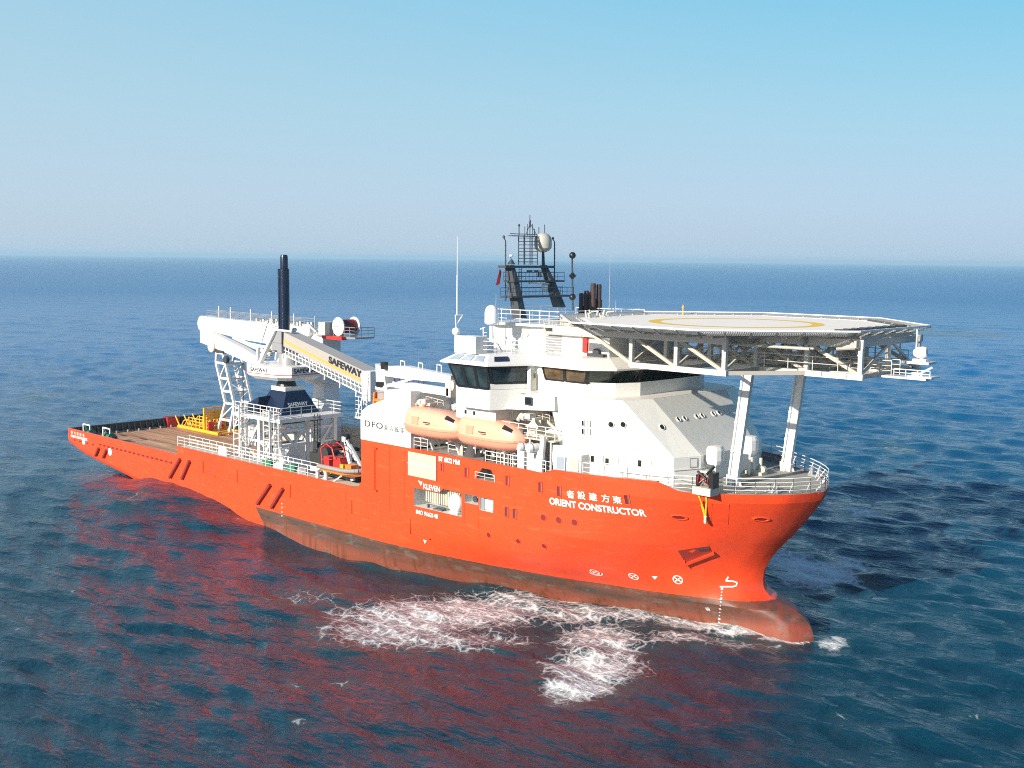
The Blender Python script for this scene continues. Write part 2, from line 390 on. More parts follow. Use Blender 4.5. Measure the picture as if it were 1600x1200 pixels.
ub.build('stern_underside', 'rust_pipe', HULL)
h0 = HULL
# rail cap / bulwark plate thickness along the top edge of the shell
def cap_run(xs, w=0.28, zoff=0.0):
    for sgn in (-1, 1):
        cap = MB(); A = []; B = []
        for x in xs:
            z = ztop(x)+0.004+zoff; y = half(x, min(z, 12.85)); A.append(Vector((x, sgn*(y+0.02), z))); B.append(Vector((x, sgn*max(0, y-w), z)))
        for k in range(len(xs)-1):
            cap.hexa([A[k]-Vector((0, 0, .1)), A[k+1]-Vector((0, 0, .1)), B[k+1]-Vector((0, 0, .1)), B[k]-Vector((0, 0, .1)), A[k], A[k+1], B[k+1], B[k]])
        cap.build('rail_cap', 'hull', h0)
cap_run([0, 10, 20, 28.88]); cap_run([28.9, 40, 50, 62.4]); cap_run([64.02, 70, 76, 82, 88.2, 89.2, 92, 95, 98.6])
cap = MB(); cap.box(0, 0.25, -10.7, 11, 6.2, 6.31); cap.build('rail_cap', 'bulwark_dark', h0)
# welded rims and panels proud of the shell
def shell_strip(mb, pts, w=0.07, t=0.05):
    P = [Vector(p) for p in pts]
    for a, b in zip(P[:-1], P[1:]): mb.beam(a, b, t, w, up=(0, 0, 1))
mb = MB()
def hs(x, z, off=0.02): return Vector((x, -half(x, z)-off, z))
shell_strip(mb, [hs(x, 7.3, 0.0) for x in (28.9, 36, 44, 52, 60, 63)], 0.06)
shell_strip(mb, [hs(x, 4.9, 0.0) for x in (30, 38, 46, 54, 62, 70, 78, 84)], 0.07)
shell_strip(mb, [hs(x, 6.35, 0.0) for x in (64, 68, 72, 78, 82)], 0.05)
for a, b in (((32.5, 5.1), (36.2, 6.3)), ((41, 4.9), (44.5, 6.2)), ((55, 4.9), (58, 6.2)), ((64, 5.0), (67, 6.2)), ((71.5, 4.6), (74.6, 5.9)), ((101.1, 9.2), (102.9, 11.3))):
    pass
mb.build('hull_seam', 'hull', h0)
for (u0, v0, u1, v1) in ((317, 728, 331, 743), (370, 742, 392, 760), (453, 765, 470, 782), (549, 791, 568, 808), (640, 817, 664, 840)):
    p = hull_pt(u0, v0); q = hull_pt(u1, v1); m2 = MB()
    z0, z1 = min(p.z, q.z), max(p.z, q.z); z1 = z0+max(1.0, min(1.5, z1-z0+0.6)); x0, x1 = p.x, q.x+0.8
    m2.box(x0, x0+0.14, -11.1, -10.99, z0, z1); m2.box(x0+0.14, x1, -11.07, -10.99, z0-0.02, z0+0.07); m2.box(x0+0.14, x1, -11.03, -10.99, z1-0.06, z1)
    m2.build('shell_recess', 'hull', h0)
# vertical guide on the casing side with end brackets
m2 = MB(); m2.box(66.0, 66.16, -11.12, -10.99, 7.6, 11.6); m2.box(65.8, 66.5, -11.2, -10.99, 7.45, 7.6); m2.box(65.8, 66.5, -11.2, -10.99, 11.6, 11.75)
m2.build('guide_rail', 'hull', h0)
for x, za, zb_ in ((68.3, 5.8, 12.3), (70.5, 5.8, 12.3), (78.62, 6.2, 8.2), (80.5, 6.2, 8.2), (61.5, 3.6, 6.6)): m2 = MB(); m2.box(x, x+0.05, -11.035, -10.99, za, zb_); m2.build('plate_seam', 'hull', h0)
# tyre fenders leaning on the side: long dark half-round bars
for (ua, va, ub, vb) in ((283, 717, 267, 746), (298, 720, 286, 748), (424, 757, 404, 787), (444, 763, 426, 793), (156, 700, 151, 712), (168, 703, 163, 715)):
    a = hull_pt(ua, va); b = hull_pt(ub, vb)
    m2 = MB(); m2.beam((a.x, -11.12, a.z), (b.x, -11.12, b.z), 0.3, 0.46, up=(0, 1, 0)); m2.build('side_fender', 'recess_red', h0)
for k in range(17):
    x = 9+k*1.13; m2 = MB(); m2.box(x, x+0.62, -11.03, -10.99, 4.98, 5.22); m2.build('freeing_port', 'dark_red', h0)
for x in (1.6, 3.2, 4.4, 5.3, 7.0): m2 = MB(); m2.box(x, x+0.55, -11.025, -10.99, 4.75, 4.95); m2.build('freeing_port', 'dark_red', h0)
for (u, v, r) in ((131, 690, 0.42), (172, 706, 0.5)):
    p = hull_pt(u, v); m2 = MB(); m2.lathe([(r*0.9, 0), (r, 0.03), (r*0.9, 0.06)], (p.x, -11.0, p.z), 20, (0, -1, 0)); m2.build('bow_marker', 'text_white', h0)

# portholes and side windows: rimmed flat plates, recess shade painted in dark red
def shell_frame(u, v):
    p = hull_pt(u, v); e = 0.25
    px = Vector((p.x+e, -half(p.x+e, p.z), p.z))-Vector((p.x-e, -half(p.x-e, p.z), p.z)); pz = Vector((p.x, -half(p.x, p.z+e), p.z+e))-Vector((p.x, -half(p.x, p.z-e), p.z-e))
    px.normalize(); pz.normalize(); n = px.cross(pz).normalized()
    if n.y > 0: n = -n
    return p, px, pz, n
def shell_window(u, v, w, h, mat='dark_red'):
    p, ax, az, n = shell_frame(u, v); c = p+n*0.01
    m2 = MB(); m2.hexa([c-ax*w/2-az*h/2-n*.05, c+ax*w/2-az*h/2-n*.05, c+ax*w/2+az*h/2-n*.05, c-ax*w/2+az*h/2-n*.05, c-ax*w/2-az*h/2+n*.015, c+ax*w/2-az*h/2+n*.015, c+ax*w/2+az*h/2+n*.015, c-ax*w/2+az*h/2+n*.015])
    o = m2.build('side_window', mat, h0)
    g = MB(); g.hexa([c+ax*w*0.12-az*h*.42+n*d for d in (0.016,)][:1]+[c+ax*w*.42-az*h*.42+n*.016, c+ax*w*.42+az*h*.42+n*.016, c+ax*w*.12+az*h*.42+n*.016]+[c+ax*w*.12-az*h*.42+n*.024, c+ax*w*.42-az*h*.42+n*.024, c+ax*w*.42+az*h*.42+n*.024, c+ax*w*.12+az*h*.42+n*.024])
    g.build('pane', 'dark_deck', o)
    f = MB()
    for a, b in (((-1, -1), (1, -1)), ((1, -1), (1, 1)), ((1, 1), (-1, 1)), ((-1, 1), (-1, -1))):
        f.beam(c+ax*w*.53*a[0]+az*h*.53*a[1]+n*.02, c+ax*w*.53*b[0]+az*h*.53*b[1]+n*.02, 0.06, 0.06)
    f.build('window_rim', 'hull', o)
for (u, v) in ((729, 738), (793, 751), (844.5, 761), (874, 767.5), (980, 780.5), (792, 799.5), (804.5, 802.5)): shell_window(u, v, 0.42, 0.85)
shell_window(691, 730, 0.3, 0.7)
def shell_port(u, v, r, mat='dark_red', rim='hull'):
    p, ax, az, n = shell_frame(u, v); m2 = MB(); m2.lathe([(r, -0.03), (r, 0.02)], p, 18, n); o = m2.build('porthole', mat, h0)
    m3 = MB(); m3.lathe([(r*1.2, -0.03), (r*1.2, 0.03), (r, 0.045), (r*0.98, 0.03)], p, 18, n); 
    ring = MB(); K = 18
    a = ax; b = az
    rr = []
    for (q, z) in ((r*1.22, -.02), (r*1.22, .035), (r*1.0, .045), (r*1.0, 0.0)): rr.append([p+n*z+(a*math.cos(2*math.pi*k/K)+b*math.sin(2*math.pi*k/K))*q for k in range(K)])
    ring.loft(rr, cap=False); ring.build('porthole_rim', rim, o)
for (u, v) in ((849.5, 808.5), (873.5, 812.5), (898, 816)): shell_port(u, v, 0.27)
for (u, v) in ((764, 836), (810, 845.5), (850.5, 853)): shell_port(u, v, 0.22)
# mooring chocks in the bow flare
def chock(u, v, w=0.55, h=0.22):
    p, ax, az, n = shell_frame(u, v); ring = []; K = 20
    for (s, z) in ((1.35, -.05), (1.3, .07), (1.0, .09), (.9, .02)): ring.append([p+n*z+ax*math.cos(2*math.pi*k/K)*w*s+az*math.sin(2*math.pi*k/K)*h*s for k in range(K)])
    m2 = MB(); m2.loft(ring, cap=False); o = m2.build('mooring_chock', 'hull', h0)
    m3 = MB(); m3.add([p+n*.03+ax*math.cos(2*math.pi*k/K)*w+az*math.sin(2*math.pi*k/K)*h for k in range(K)], [tuple(range(K))]); m3.build('chock_opening', 'dark_red', o)
chock(1061, 808); chock(1189.5, 811)
# anchor pocket: flat dark red plate with the recess shade painted in, raised sill
P4 = [hull_pt(u, v) for u, v in ((1059, 860), (1108, 853), (1112, 862), (1072, 881))]
p, ax, az, n = shell_frame(1086, 866)
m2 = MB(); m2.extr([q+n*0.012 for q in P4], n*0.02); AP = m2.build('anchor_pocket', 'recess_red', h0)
m2 = MB(); a = hull_pt(1072, 882); b = hull_pt(1117, 864)
m2.extr([a+n*.02, b+n*.02, b+n*.3+az*.1, a+n*.34+az*.16], az*0.22); 
m2.extr([a+n*.0, a+n*.36, a+n*.30+az*.4, a+az*.55], ax*0.06); m2.build('pocket_sill', 'hull', AP)
m2 = MB(); c = hull_pt(1092, 858); m2.extr([c-ax*.1-az*.18+n*.05, c+ax*.95-az*.06+n*.05, c+ax*.85+az*.2+n*.05, c+az*.12+n*.05], n*0.03); m2.build('anchor', 'mast_dark', AP)
# shell door below the foredeck
m2 = MB(); Q = [hull_pt(*c) for c in ((1112, 786), (1139, 788), (1137, 819), (1111, 817))]
for a, b in zip(Q, Q[1:]+Q[:1]): m2.beam(a, b, 0.06, 0.06)
m2.build('shell_door_rim', 'hull', h0)

# --- markings on the shell, laid on its curvature
def on_shell(u0, v0, u1, v1, off=0.035, slant=True):
    a = hull_pt(u0, v0); b = hull_pt(u1, v1); L = abs(b.x-a.x); dz = (b.z-a.z)/max(L, .01)
    # arc length is a little more than dx where the side turns in
    def f(s, t):
        x = a.x+s; z = a.z+dz*s*0+t; return (x, -half(x, z)-off, z)
    return f, L, a, b
def hull_text(name, s, u0, v0, u1, v1, h, bold=0.0, mat='text_white', spacing=1.0, zl=None):
    f, L, a, b = on_shell(u0, v0, u1, v1); zl = zl or (a.z+b.z)/2
    g = lambda s_, t_: (a.x+s_, -half(a.x+s_, zl+t_)-0.045, zl+t_)
    return lettering(name, s, h0, mat, g, L, h, bold, spacing)
hull_text('ship_name', 'ORIENT CONSTRUCTOR', 859, 789, 1011, 806, 0.60, 0.035)
for ch, u, v in (('者', 891, 777.5), ('設', 908, 779), ('建', 926, 781.5), ('方', 945.5, 784), ('東', 963.5, 786.5)):
    p = hull_pt(u-5, v); zl = p.z
    lettering('name_character', ch, h0, 'text_white', lambda s_, t_, p=p, zl=zl: (p.x+s_, -half(p.x+s_, zl+t_)-0.035, zl+t_), 0.72, 0.66, 0.0)
    lettering('name_character', ch, h0, 'text_white', lambda s_, t_, p=p, zl=zl: (p.x+s_+.045, -half(p.x+s_, zl+t_)-0.04, zl+t_+.02), 0.72, 0.66, 0.0)
hull_text('yard_name', 'KLEVEN', 662, 761.5, 688, 767, 0.50, 0.028, zl=8.73)
hull_text('type_marking', 'BT 6022 MkII', 686, 720.5, 719, 726.5, 0.46, 0.025)
hull_text('number_marking', 'IMO 9662148', 650.5, 803, 684.5, 810, 0.40, 0.025)
def shell_poly(name, pts, mat='text_white'):
    m2 = MB(); m2.add([hull_pt(*q)+Vector((0, -0.03, 0)) for q in pts], [tuple(range(len(pts)))]); return m2.build(name, mat, h0)
shell_poly('yard_emblem', [(653.5, 750.5), (660.5, 753), (658, 759)])
shell_poly('tug_triangle', [(661.5, 843), (667, 844.5), (664, 849.5)])
shell_poly('tug_triangle', [(1018.5, 900), (1028, 900.5), (1023.5, 905.5)])
def ring_mark(u, v, r, cross=True, arc=False):
    p, ax, az, n = shell_frame(u, v); m2 = MB(); K = 28; q = p+n*0.03
    for k in range(K):
        t0, t1 = 2*math.pi*k/K, 2*math.pi*(k+1)/K
        m2.add([q+(ax*math.cos(t)+az*math.sin(t))*rr for t, rr in ((t0, r), (t1, r), (t1, r*.8), (t0, r*.8))], [(0, 1, 2, 3)])
    for t in (R(38), R(-38)):
        d = ax*math.cos(t)+az*math.sin(t); e = ax*-math.sin(t)+az*math.cos(t)
        m2.add([q-d*r*.8-e*.05, q+d*r*.8-e*.05, q+d*r*.8+e*.05, q-d*r*.8+e*.05], [(0, 1, 2, 3)])
    if arc:
        for k in range(12):
            t0, t1 = R(200+k*13), R(200+(k+1)*13)
            m2.add([q+(ax*math.cos(t)*1.25+az*math.sin(t)*1.1)*rr for t, rr in ((t0, r*1.28), (t1, r*1.28), (t1, r*1.08), (t0, r*1.08))], [(0, 1, 2, 3)])
    m2.build('thruster_mark', 'text_white', h0)
ring_mark(929.5, 893.5, 0.42, arc=True); ring_mark(990, 900.3, 0.42); ring_mark(1059, 905.5, 0.42)
m2 = MB()
pp = [hull_pt(u, v)+Vector((0, -.04, 0)) for u, v in ((1138.5, 901), (1134.5, 907.5), (1146, 908), (1152, 910), (1151.5, 914.5), (1146, 916.5), (1125, 916.5))]
for a, b in zip(pp[:-1], pp[1:]): m2.beam(a, b, 0.04, 0.11)
m2.build('bulb_mark', 'text_white', h0)
m2 = MB()
for k in range(11):
    u = 1128-0.45*k; v = 920+k*5.2; p, ax, az, n = shell_frame(u, v); q = p+n*.03; s = .05 if k % 3 else .09
    m2.add([q-ax*s-az*s, q+ax*s-az*s, q+ax*s+az*s, q-ax*s+az*s], [(0, 1, 2, 3)])
for (u, v) in ((441, 787), (441, 793), (441, 800), (441, 806)):
    p = hull_pt(u, v); m2.box(p.x-.06, p.x+.06, -11.04, -11.0, p.z-.06, p.z+.06)
m2.build('draft_marks', 'text_white', h0)
hull_text('draft_number', '68', 1104, 953, 1111, 955, 0.35, 0.02)
# stern lettering
for i, ch in enumerate('東方建設者'):
    lettering('name_character', ch, h0, 'text_white', lambda s_, t_, i=i: (0.9+i*0.85+s_, -11.03, 5.62+t_), 0.55, 0.42, 0.0)
lettering('ship_name', 'ORIENT CONSTRUCTOR', h0, 'text_white', lambda s_, t_: (0.8+s_, -11.03, 5.15+t_), 4.9, 0.36, 0.03)

# --- recessed rooms behind the shell openings
def room(name, x0, x1, z0, z1, depth, mat='cream', back='white_paint'):
    y1 = -11+depth; m2 = MB(); t = 0.06
    m2.box(x0-t, x0, -10.99, y1, z0-t, z1+t); m2.box(x1, x1+t, -10.99, y1, z0-t, z1+t); m2.box(x0-t, x1+t, y1, y1+t, z0-t, z1+t)
    m2.box(x0, x1, -10.99, y1, z1, z1+t); m2.box(x0, x1, -10.99, y1, z0-t, z0)
    return m2.build(name, back, SHIP)
g1 = room('side_bay', *HOLES[0], 2.6)
m2 = MB()
for k in range(16): x = 72.6+k*0.3; m2.box(x, x+0.17, -10.2, -10.05, 7.35, 8.75)
m2.box(72.5, 77.2, -10.04, -9.95, 7.35, 8.78); m2.build('corrugated_shutter', 'cream', g1)
m2 = MB(); m2.lathe([(0.45, 0), (0.75, .02), (0.85, .2), (0.85, .5), (.75, .68), (.45, .7)], (77.1, -10.9, 7.9), 24, (0, 1, 0))
m2.tube((77.0, -10.8, 7.0), (76.8, -10.9, 7.9), .06); m2.box(76.6, 77.7, -10.95, -10.4, 6.92, 7.15); m2.build('winch_hood', 'white_steel', g1, smooth=True)
m2 = MB(); m2.box(73.3, 73.5, -10.7, -10.5, 6.92, 7.25); m2.box(73.3, 75.6, -10.6, -10.5, 7.2, 7.25); m2.box(74.3, 75.5, -10.85, -10.3, 6.92, 7.05); m2.build('deck_fitting', 'dark_deck', g1)
m2 = MB(); m2.extr([(71.85, -11.005, 9.12), (71.85, -11.005, 8.62), (75.2, -11.005, 8.66), (75.9, -11.005, 9.12)], (0, .04, 0)); m2.build('bay_lintel', 'hull', g1)
g2 = room('side_opening', *HOLES[1], 1.2); m2 = MB(); m2.box(79.7, 80.2, -10.3, -9.9, 8.3, 9.1); m2.lathe([(.28, 0), (.28, .1)], (79.3, -10.2, 8.55), 16, (0, -1, 0)); m2.build('machinery', 'mast_dark', g2)
g3 = room('side_opening', *HOLES[2], 1.2); m2 = MB(); m2.box(80.62, 81.0, -10.8, -10.0, 7.95, 9.0); m2.build('machinery', 'drum_grey', g3)
m2 = MB(); m2.box(81.0, 82.2, -10.7, -10.2, 8.0, 8.9); m2.build('locker', 'white_steel', g3)
g4 = room('side_opening', *HOLES[3], 1.6, back='grey_deck')
m2 = MB(); m2.extr([(80.2, -11.03, 10.9), (80.2, -11.03, 11.75), (80.95, -11.03, 11.75)], (0, .03, 0)); m2.extr([(82.4, -11.03, 11.25), (82.4, -11.03, 11.75), (82.05, -11.03, 11.75)], (0, .03, 0)); m2.build('opening_gusset', 'hull', g4)
m2 = MB(); rail(m2, [(80.1, -11.06, 10.68), (82.5, -11.06, 10.68)], 0.62, 2, 1.1, 0.022); m2.build('railing', 'white_steel', g4)
# beige louvre panel
m2 = MB(); m2.box(71.0, 74.95, -11.04, -10.98, 9.72, 11.98); o = m2.build('side_panel', 'panel_beige', SHIP)
m2 = MB()
for x in (72.3, 73.62): m2.box(x, x+0.035, -11.055, -11.04, 9.74, 11.96)
m2.build('panel_seam', 'cream', o)
m2 = MB(); m2.box(71.0, 74.95, -11.07, -11.04, 10.86, 10.93); m2.build('panel_ledge', 'white_steel', o)
m2 = MB(); m2.box(74.95, 75.05, -11.06, -10.98, 9.7, 12.0); m2.box(70.93, 71.0, -11.06, -10.98, 9.7, 12.0); m2.build('panel_rim', 'recess_red', o)

# ------------------------------------------------------------------ decks
m2 = MB(); m2.box(0.2, 64, -10.9, 10.9, 4.9, 5.0); MAIN = m2.build('main_deck', 'timber', SHIP)
m2 = MB()
m2.box(0.05, 0.2, -10.8, 10.8, 5.0, 6.2)
for k in range(24): y = -10.6+k*0.92; m2.extr([(0.2, y, 5.0), (0.75, y, 5.0), (0.3, y, 6.2), (0.2, y, 6.2)], (0, .08, 0))
m2.box(0.05, 28.8, 10.7, 10.85, 5.0, 6.2); m2.box(0.05, 28.8, -10.85, -10.7, 5.0, 6.2)
for k in range(26):
    x = 1+k*1.07
    for s in (-1, 1): m2.extr([(x, s*10.7, 5.0), (x, s*10.2, 5.0), (x, s*10.65, 6.2), (x, s*10.7, 6.2)], (.08, 0, 0))
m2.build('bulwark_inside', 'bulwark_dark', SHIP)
m2 = MB(); m2.tube((0.5, -10.2, 5.12), (0.5, 10.2, 5.12), .06); 
for k in range(12): m2.tube((0.9, -9.5+k*1.7, 5.0), (0.9, -9.5+k*1.7, 5.35), .12)
m2.build('deck_pipe', 'drum_grey', SHIP)
# raised side walkways (cargo rails) between the stern and the house
for s in (-1, 1):
    m2 = MB(); m2.box(28.95, 62.4, s*10.72, s*9.4, 7.12, 7.28); m2.box(28.95, 64, s*9.4, s*9.32, 5.0, 7.28); m2.box(28.95, 29.1, s*10.9, s*9.4, 5.0, 7.25)
    w = m2.build('side_walkway', 'cream', SHIP)
    if s > 0: continue
    m3 = MB(); rail(m3, [(28.9, s*10.9, 7.3), (56.5, s*10.9, 7.3)], 1.15, 3, 1.55, .035)
    rail(m3, [(29.1, s*9.45, 7.3), (56.5, s*9.45, 7.3)], 1.15, 3, 1.55, .03); m3.tube((29, s*10.9, 8.45), (29, s*9.45, 8.45), .04)
    m3.build('railing', 'white_steel', w)
m2 = MB(); m2.box(29, 63.9, 9.35, 10.95, 7.30, 8.4); pw = m2.build('side_house', 'cream', SHIP)
m2 = MB(); rail(m2, [(29.1, 9.45, 8.4), (63.8, 9.45, 8.4)], 1.1, 3, 1.6, .035); rail(m2, [(29.1, 10.85, 8.4), (63.8, 10.85, 8.4)], 1.1, 3, 1.6, .035); m2.build('railing', 'white_steel', pw)
m2 = MB(); m2.box(37.6, 39.1, -10.7, -10.5, 7.35, 8.4); m2.build('control_locker', 'white_steel', SHIP)
m2 = MB(); pts = [Vector((56.3, -10.6, 7.3))]+[Vector((56.3+0.7*(1-math.cos(t)), -10.6, 7.9+0.6*math.sin(t))) for t in np.linspace(0, math.pi, 8)]+[Vector((57.7, -10.6, 7.3))]
m2.path(pts, .2, 10); m2.tube((55.3, -10.6, 8.1), (56.4, -10.6, 8.2), .25); m2.build('vent_pipe', 'white_steel', SHIP, smooth=True)
# quarter crates and pipes lying on the walkway
for k, (x, mt) in enumerate(((46, 'green_paint'), (48.2, 'white_steel'), (50.4, 'green_paint'), (52.4, 'drum_grey'))):
    m2 = MB(); m2.box(x, x+1.6, -10.4, -9.7, 7.28, 7.75); m2.box(x+.2, x+1.4, -10.3, -9.8, 7.75, 7.9); m2.build('pipe_locker', mt, SHIP)
# house deck and foredeck following the shell
def deck_plan(x0, inset, z, n=26):
    xs = list(np.linspace(x0, 107.9, n)); L = [(x, -max(0.02, half(min(x, 107.9), z)-inset)) for x in xs]
    return L+[(x, -y) for x, y in reversed(L)]
m2 = MB(); m2.slab(deck_plan(64.05, 0.06, 12.1, 44), 12.0, 12.1); FORE = m2.build('house_deck', 'grey_deck', SHIP)
m2 = MB(); m2.box(56, 64, -9.3, 9.3, 5.0, 5.03); m2.box(60, 64.05, -10.9, -5.5, 6.9, 7.0); m2.build('deck_plating', 'dark_deck', SHIP)
m2 = MB(); m2.box(64.0, 64.1, -10.95, 10.95, 5.0, 12.1); m2.build('house_aft_wall', 'cream', SHIP)
for s in (-1, 1):
    m2 = MB(); xs = [64.2, 70, 76, 82, 88, 90, 92, 94, 96, 98, 99.5, 101, 102.5, 104, 105.2, 106.4, 107.2]
    for a, b in zip(xs[:-1], xs[1:]):
        ya, yb = half(a, 12.3)-.16, half(b, 12.3)-.16; za, zb_ = ztop(a)-.02, ztop(b)-.02
        if ya > .1 and yb > .1: m2.quad((a, s*ya, 12.05), (b, s*yb, 12.05), (b, s*yb, zb_), (a, s*ya, za))
    m2.build('bulwark_lining', 'drum_grey', SHIP)
# bow railing
m2 = MB()
xs = [99.6, 101, 102.4, 103.7, 104.9, 106, 106.9, 107.6, 107.95]
ed = [Vector((x, -half(x, 12.15)+0.12, 12.15)) for x in xs]; ed2 = ed+[Vector((p.x, -p.y, p.z)) for p in reversed(ed)]
rail(m2, ed2, 1.25, 4, 1.25, .032)
for p in ed2[1:-1]: m2.tube(p+Vector((0, 0, 1.0)), p*1.0+Vector((-0.55*(1 if abs(p.y) < 5 else .3), -0.4*(1 if p.y > 0 else -1), 0)), .03, n=5)
m2.build('bow_railing', 'white_steel', SHIP)
xs = [92, 94, 96, 97.8, 99.6]
for s in (-1, 1): m2 = MB(); rail(m2, [(x, s*(half(x, 12.3)-0.35), 12.12) for x in xs], 1.5, 4, 1.5, .028); m2.build('side_railing', 'white_steel', SHIP)

# ------------------------------------------------------------------ casing (white box with the owner's name) and house
def wbox(name, mb, parent=SHIP, mat='white_paint'): return mb.build(name, mat, parent)
m2 = MB(); prof = [(63.9, 12.3), (71.35, 12.3), (71.35, 17.7), (67.55, 17.5), (67.5, 16.55), (65.1, 15.75), (64.2, 15.2), (63.9, 14.6)]
m2.extr([(x, -10.99, z) for x, z in prof], (0, 5.1, 0)); CAS = wbox('casing', m2)
m2 = MB(); m2.extr([(x, 10.99, z) for x, z in reversed(prof)], (0, -5.1, 0)); wbox('casing', m2)
lettering('owner_logo', 'DFO', CAS, 'text_grey', lambda s_, t_: (64.55+s_, -11.02, 13.65+t_), 2.75, 0.62, 0.012, 1.15)
for i, ch in enumerate('東方風能'):
    lettering('owner_characters', ch, CAS, 'text_grey', lambda s_, t_, i=i: (67.5+i*0.8+s_, -11.02, 13.6+t_), 0.55, 0.55, 0.0)
m2 = MB(); m2.box(63.0, 64.0, -11, -8.5, 14.3, 14.45); a = [(63.05, -10.95, 14.45), (63.05, -8.6, 14.45)]; rail(m2, a, 2.0, 5, 0.8, .03); rail(m2, [(63.05, -10.95, 14.45), (64.0, -10.95, 14.45)], 2.0, 5, .5, .03)
m2.tube((63.05, -10.9, 14.5), (64.2, -10.9, 16.5), .06); m2.build('ladder_platform', 'white_steel', CAS)
m2 = MB(); m2.lathe([(.22, 0), (.3, .05), (.3, .3), (.2, .4)], (71.4, -10.3, 13.9), 16, (1, 0, 0)); m2.build('floodlight', 'black', CAS)
# core house under the bridge
m2 = MB(); m2.box(71.4, 76.5, -5.9, 5.9, 12.1, 17.4); m2.box(76.5, 90.5, -7.2, 7.2, 12.1, 18.6); HOUSE = wbox('house_core', m2)
m2 = MB(); m2.box(77.4, 82.4, -10.9, -7.2, 15.9, 18.9); m2.box(77.2, 82.5, -11.0, -7.2, 17.0, 17.1); WB = wbox('wing_block', m2)
m2 = MB(); m2.box(77.4, 82.4, 7.2, 10.9, 15.9, 18.9); wbox('wing_block', m2)
def flat_window(parent, c, ax, up, w, h, mat='bridge_glass', name='window', fr='white_steel', t=.05, n=None):
    """recessed pane with a four-sided frame; c is the centre, ax the width axis, up the height axis"""
    c = Vector(c); ax = Vector(ax).normalized(); up = Vector(up).normalized(); nn = ax.cross(up).normalized() if n is None else Vector(n).normalized()
    m2 = MB(); m2.extr([c-ax*w/2-up*h/2+nn*.01, c+ax*w/2-up*h/2+nn*.01, c+ax*w/2+up*h/2+nn*.01, c-ax*w/2+up*h/2+nn*.01], nn*.02); o = m2.build(name, mat, parent)
    f = MB()
    for a, b in (((-1, -1), (1, -1)), ((1, -1), (1, 1)), ((1, 1), (-1, 1)), ((-1, 1), (-1, -1))): f.beam(c+ax*w*.5*a[0]+up*h*.5*a[1]+nn*.03, c+ax*w*.5*b[0]+up*h*.5*b[1]+nn*.03, t, t)
    f.build('window_frame', fr, o); return o
for x in (78.7, 79.8): flat_window(WB, (x, -10.9, 16.5), (1, 0, 0), (0, 0, 1), .35, .4)
flat_window(WB, (80.7, -10.92, 18.0), (1, 0, 0), (0, 0, 1), .9, 1.2, 'white_steel', 'door_panel')

# faceted front of the accommodation
def ringpt(lst): return lst+[(x, -y) for x, y in reversed(lst)]
LOW = ringpt([(88.6, -9.4), (98.3, -6.6), (99.2, -4.1)]); UP = ringpt([(87.9, -10.1), (94.3, -8.2), (95.2, -5.4)])
m2 = MB(); m2.loft([[(x, y, 12.1) for x, y in LOW], [(x, y, 14.35) for x, y in LOW], [(x, y, 18.7) for x, y in UP]]); FR = wbox('accommodation_front', m2)
m2 = MB(); m2.extr([(82.9, -10.6, 17.15), (88.6, -10.2, 17.5), (88.6, -10.2, 18.7), (85.6, -10.45, 18.72)], (0, 3.4, 0)); SF = wbox('side_fairing', m2)
m2 = MB(); m2.extr([(82.9, 6.8, 17.15), (88.4, 6.8, 17.5), (88.4, 6.8, 18.7), (85.6, 6.8, 18.72)], (0, 4, 0)); wbox('side_fairing', m2)
flat_window(SF, (85.9, -10.44, 18.1), (1, 0, 0), (0, 0, 1), .75, .62, 'bridge_glass', t=.09, fr='mast_dark')
m2 = MB(); m2.slab([(82.5, -9.5), (88.0, -10.0), (94.2, -8.15), (95.1, -5.35), (95.1, 5.35), (94.2, 8.15), (88.0, 10.0), (82.5, 9.5)], 18.62, 18.74); wbox('bridge_deck', m2)
# ledge line low on the house front
m2 = MB(); lo = [(90.0, -9.02), (98.34, -6.66), (99.27, -4.1), (99.27, 4.1), (98.34, 6.66)]
for a, b in zip(lo[:-1], lo[1:]): m2.beam((a[0], a[1], 13.35), (b[0], b[1], 13.35), .05, .05)
m2.build('house_ledge', 'white_steel', FR)
def lerp_face(A, B, C, D, s, t):
    A, B, C, D = map(Vector, (A, B, C, D)); return A.lerp(B, s).lerp(D.lerp(C, s), t)
def round_port(parent, c, n, r, rim='white_steel', mat='bridge_glass'):
    m2 = MB(); m2.lathe([(r, 0), (r, .03)], c, 20, n); o = m2.build('porthole', mat, parent)
    K = 22; n = Vector(n).normalized(); u = Vector((0, 0, 1)); a = n.cross(u).normalized(); b = n.cross(a); c = Vector(c); rr = []
    for q, z in ((r*1.2, -.02), (r*1.2, .06), (r, .08), (r, .02)): rr.append([c+n*z+(a*math.cos(2*math.pi*k/K)+b*math.sin(2*math.pi*k/K))*q for k in range(K)])
    m3 = MB(); m3.loft(rr, cap=False); m3.build('porthole_rim', rim, o)
fA, fB, fC, fD = (99.2, -4.1, 14.35), (99.2, 4.1, 14.35), (95.2, 5.4, 18.7), (95.2, -5.4, 18.7)
nF = (Vector(fB)-Vector(fA)).cross(Vector(fD)-Vector(fA)).normalized()
for s in (.1, .19, .37, .45, .62, .71): round_port(FR, lerp_face(fA, fB, fC, fD, s, .62), nF, .21)
cA, cB, cC, cD = (98.3, -6.6, 14.35), (99.2, -4.1, 14.35), (95.2, -5.4, 18.7), (94.3, -8.2, 18.7)
nC = (Vector(cB)-Vector(cA)).cross(Vector(cD)-Vector(cA)).normalized(); round_port(FR, lerp_face(cA, cB, cC, cD, .5, .52), nC, .23)
sA, sB, sC, sD = (88.6, -9.4, 14.35), (98.3, -6.6, 14.35), (94.3, -8.2, 18.7), (87.9, -10.1, 18.7)
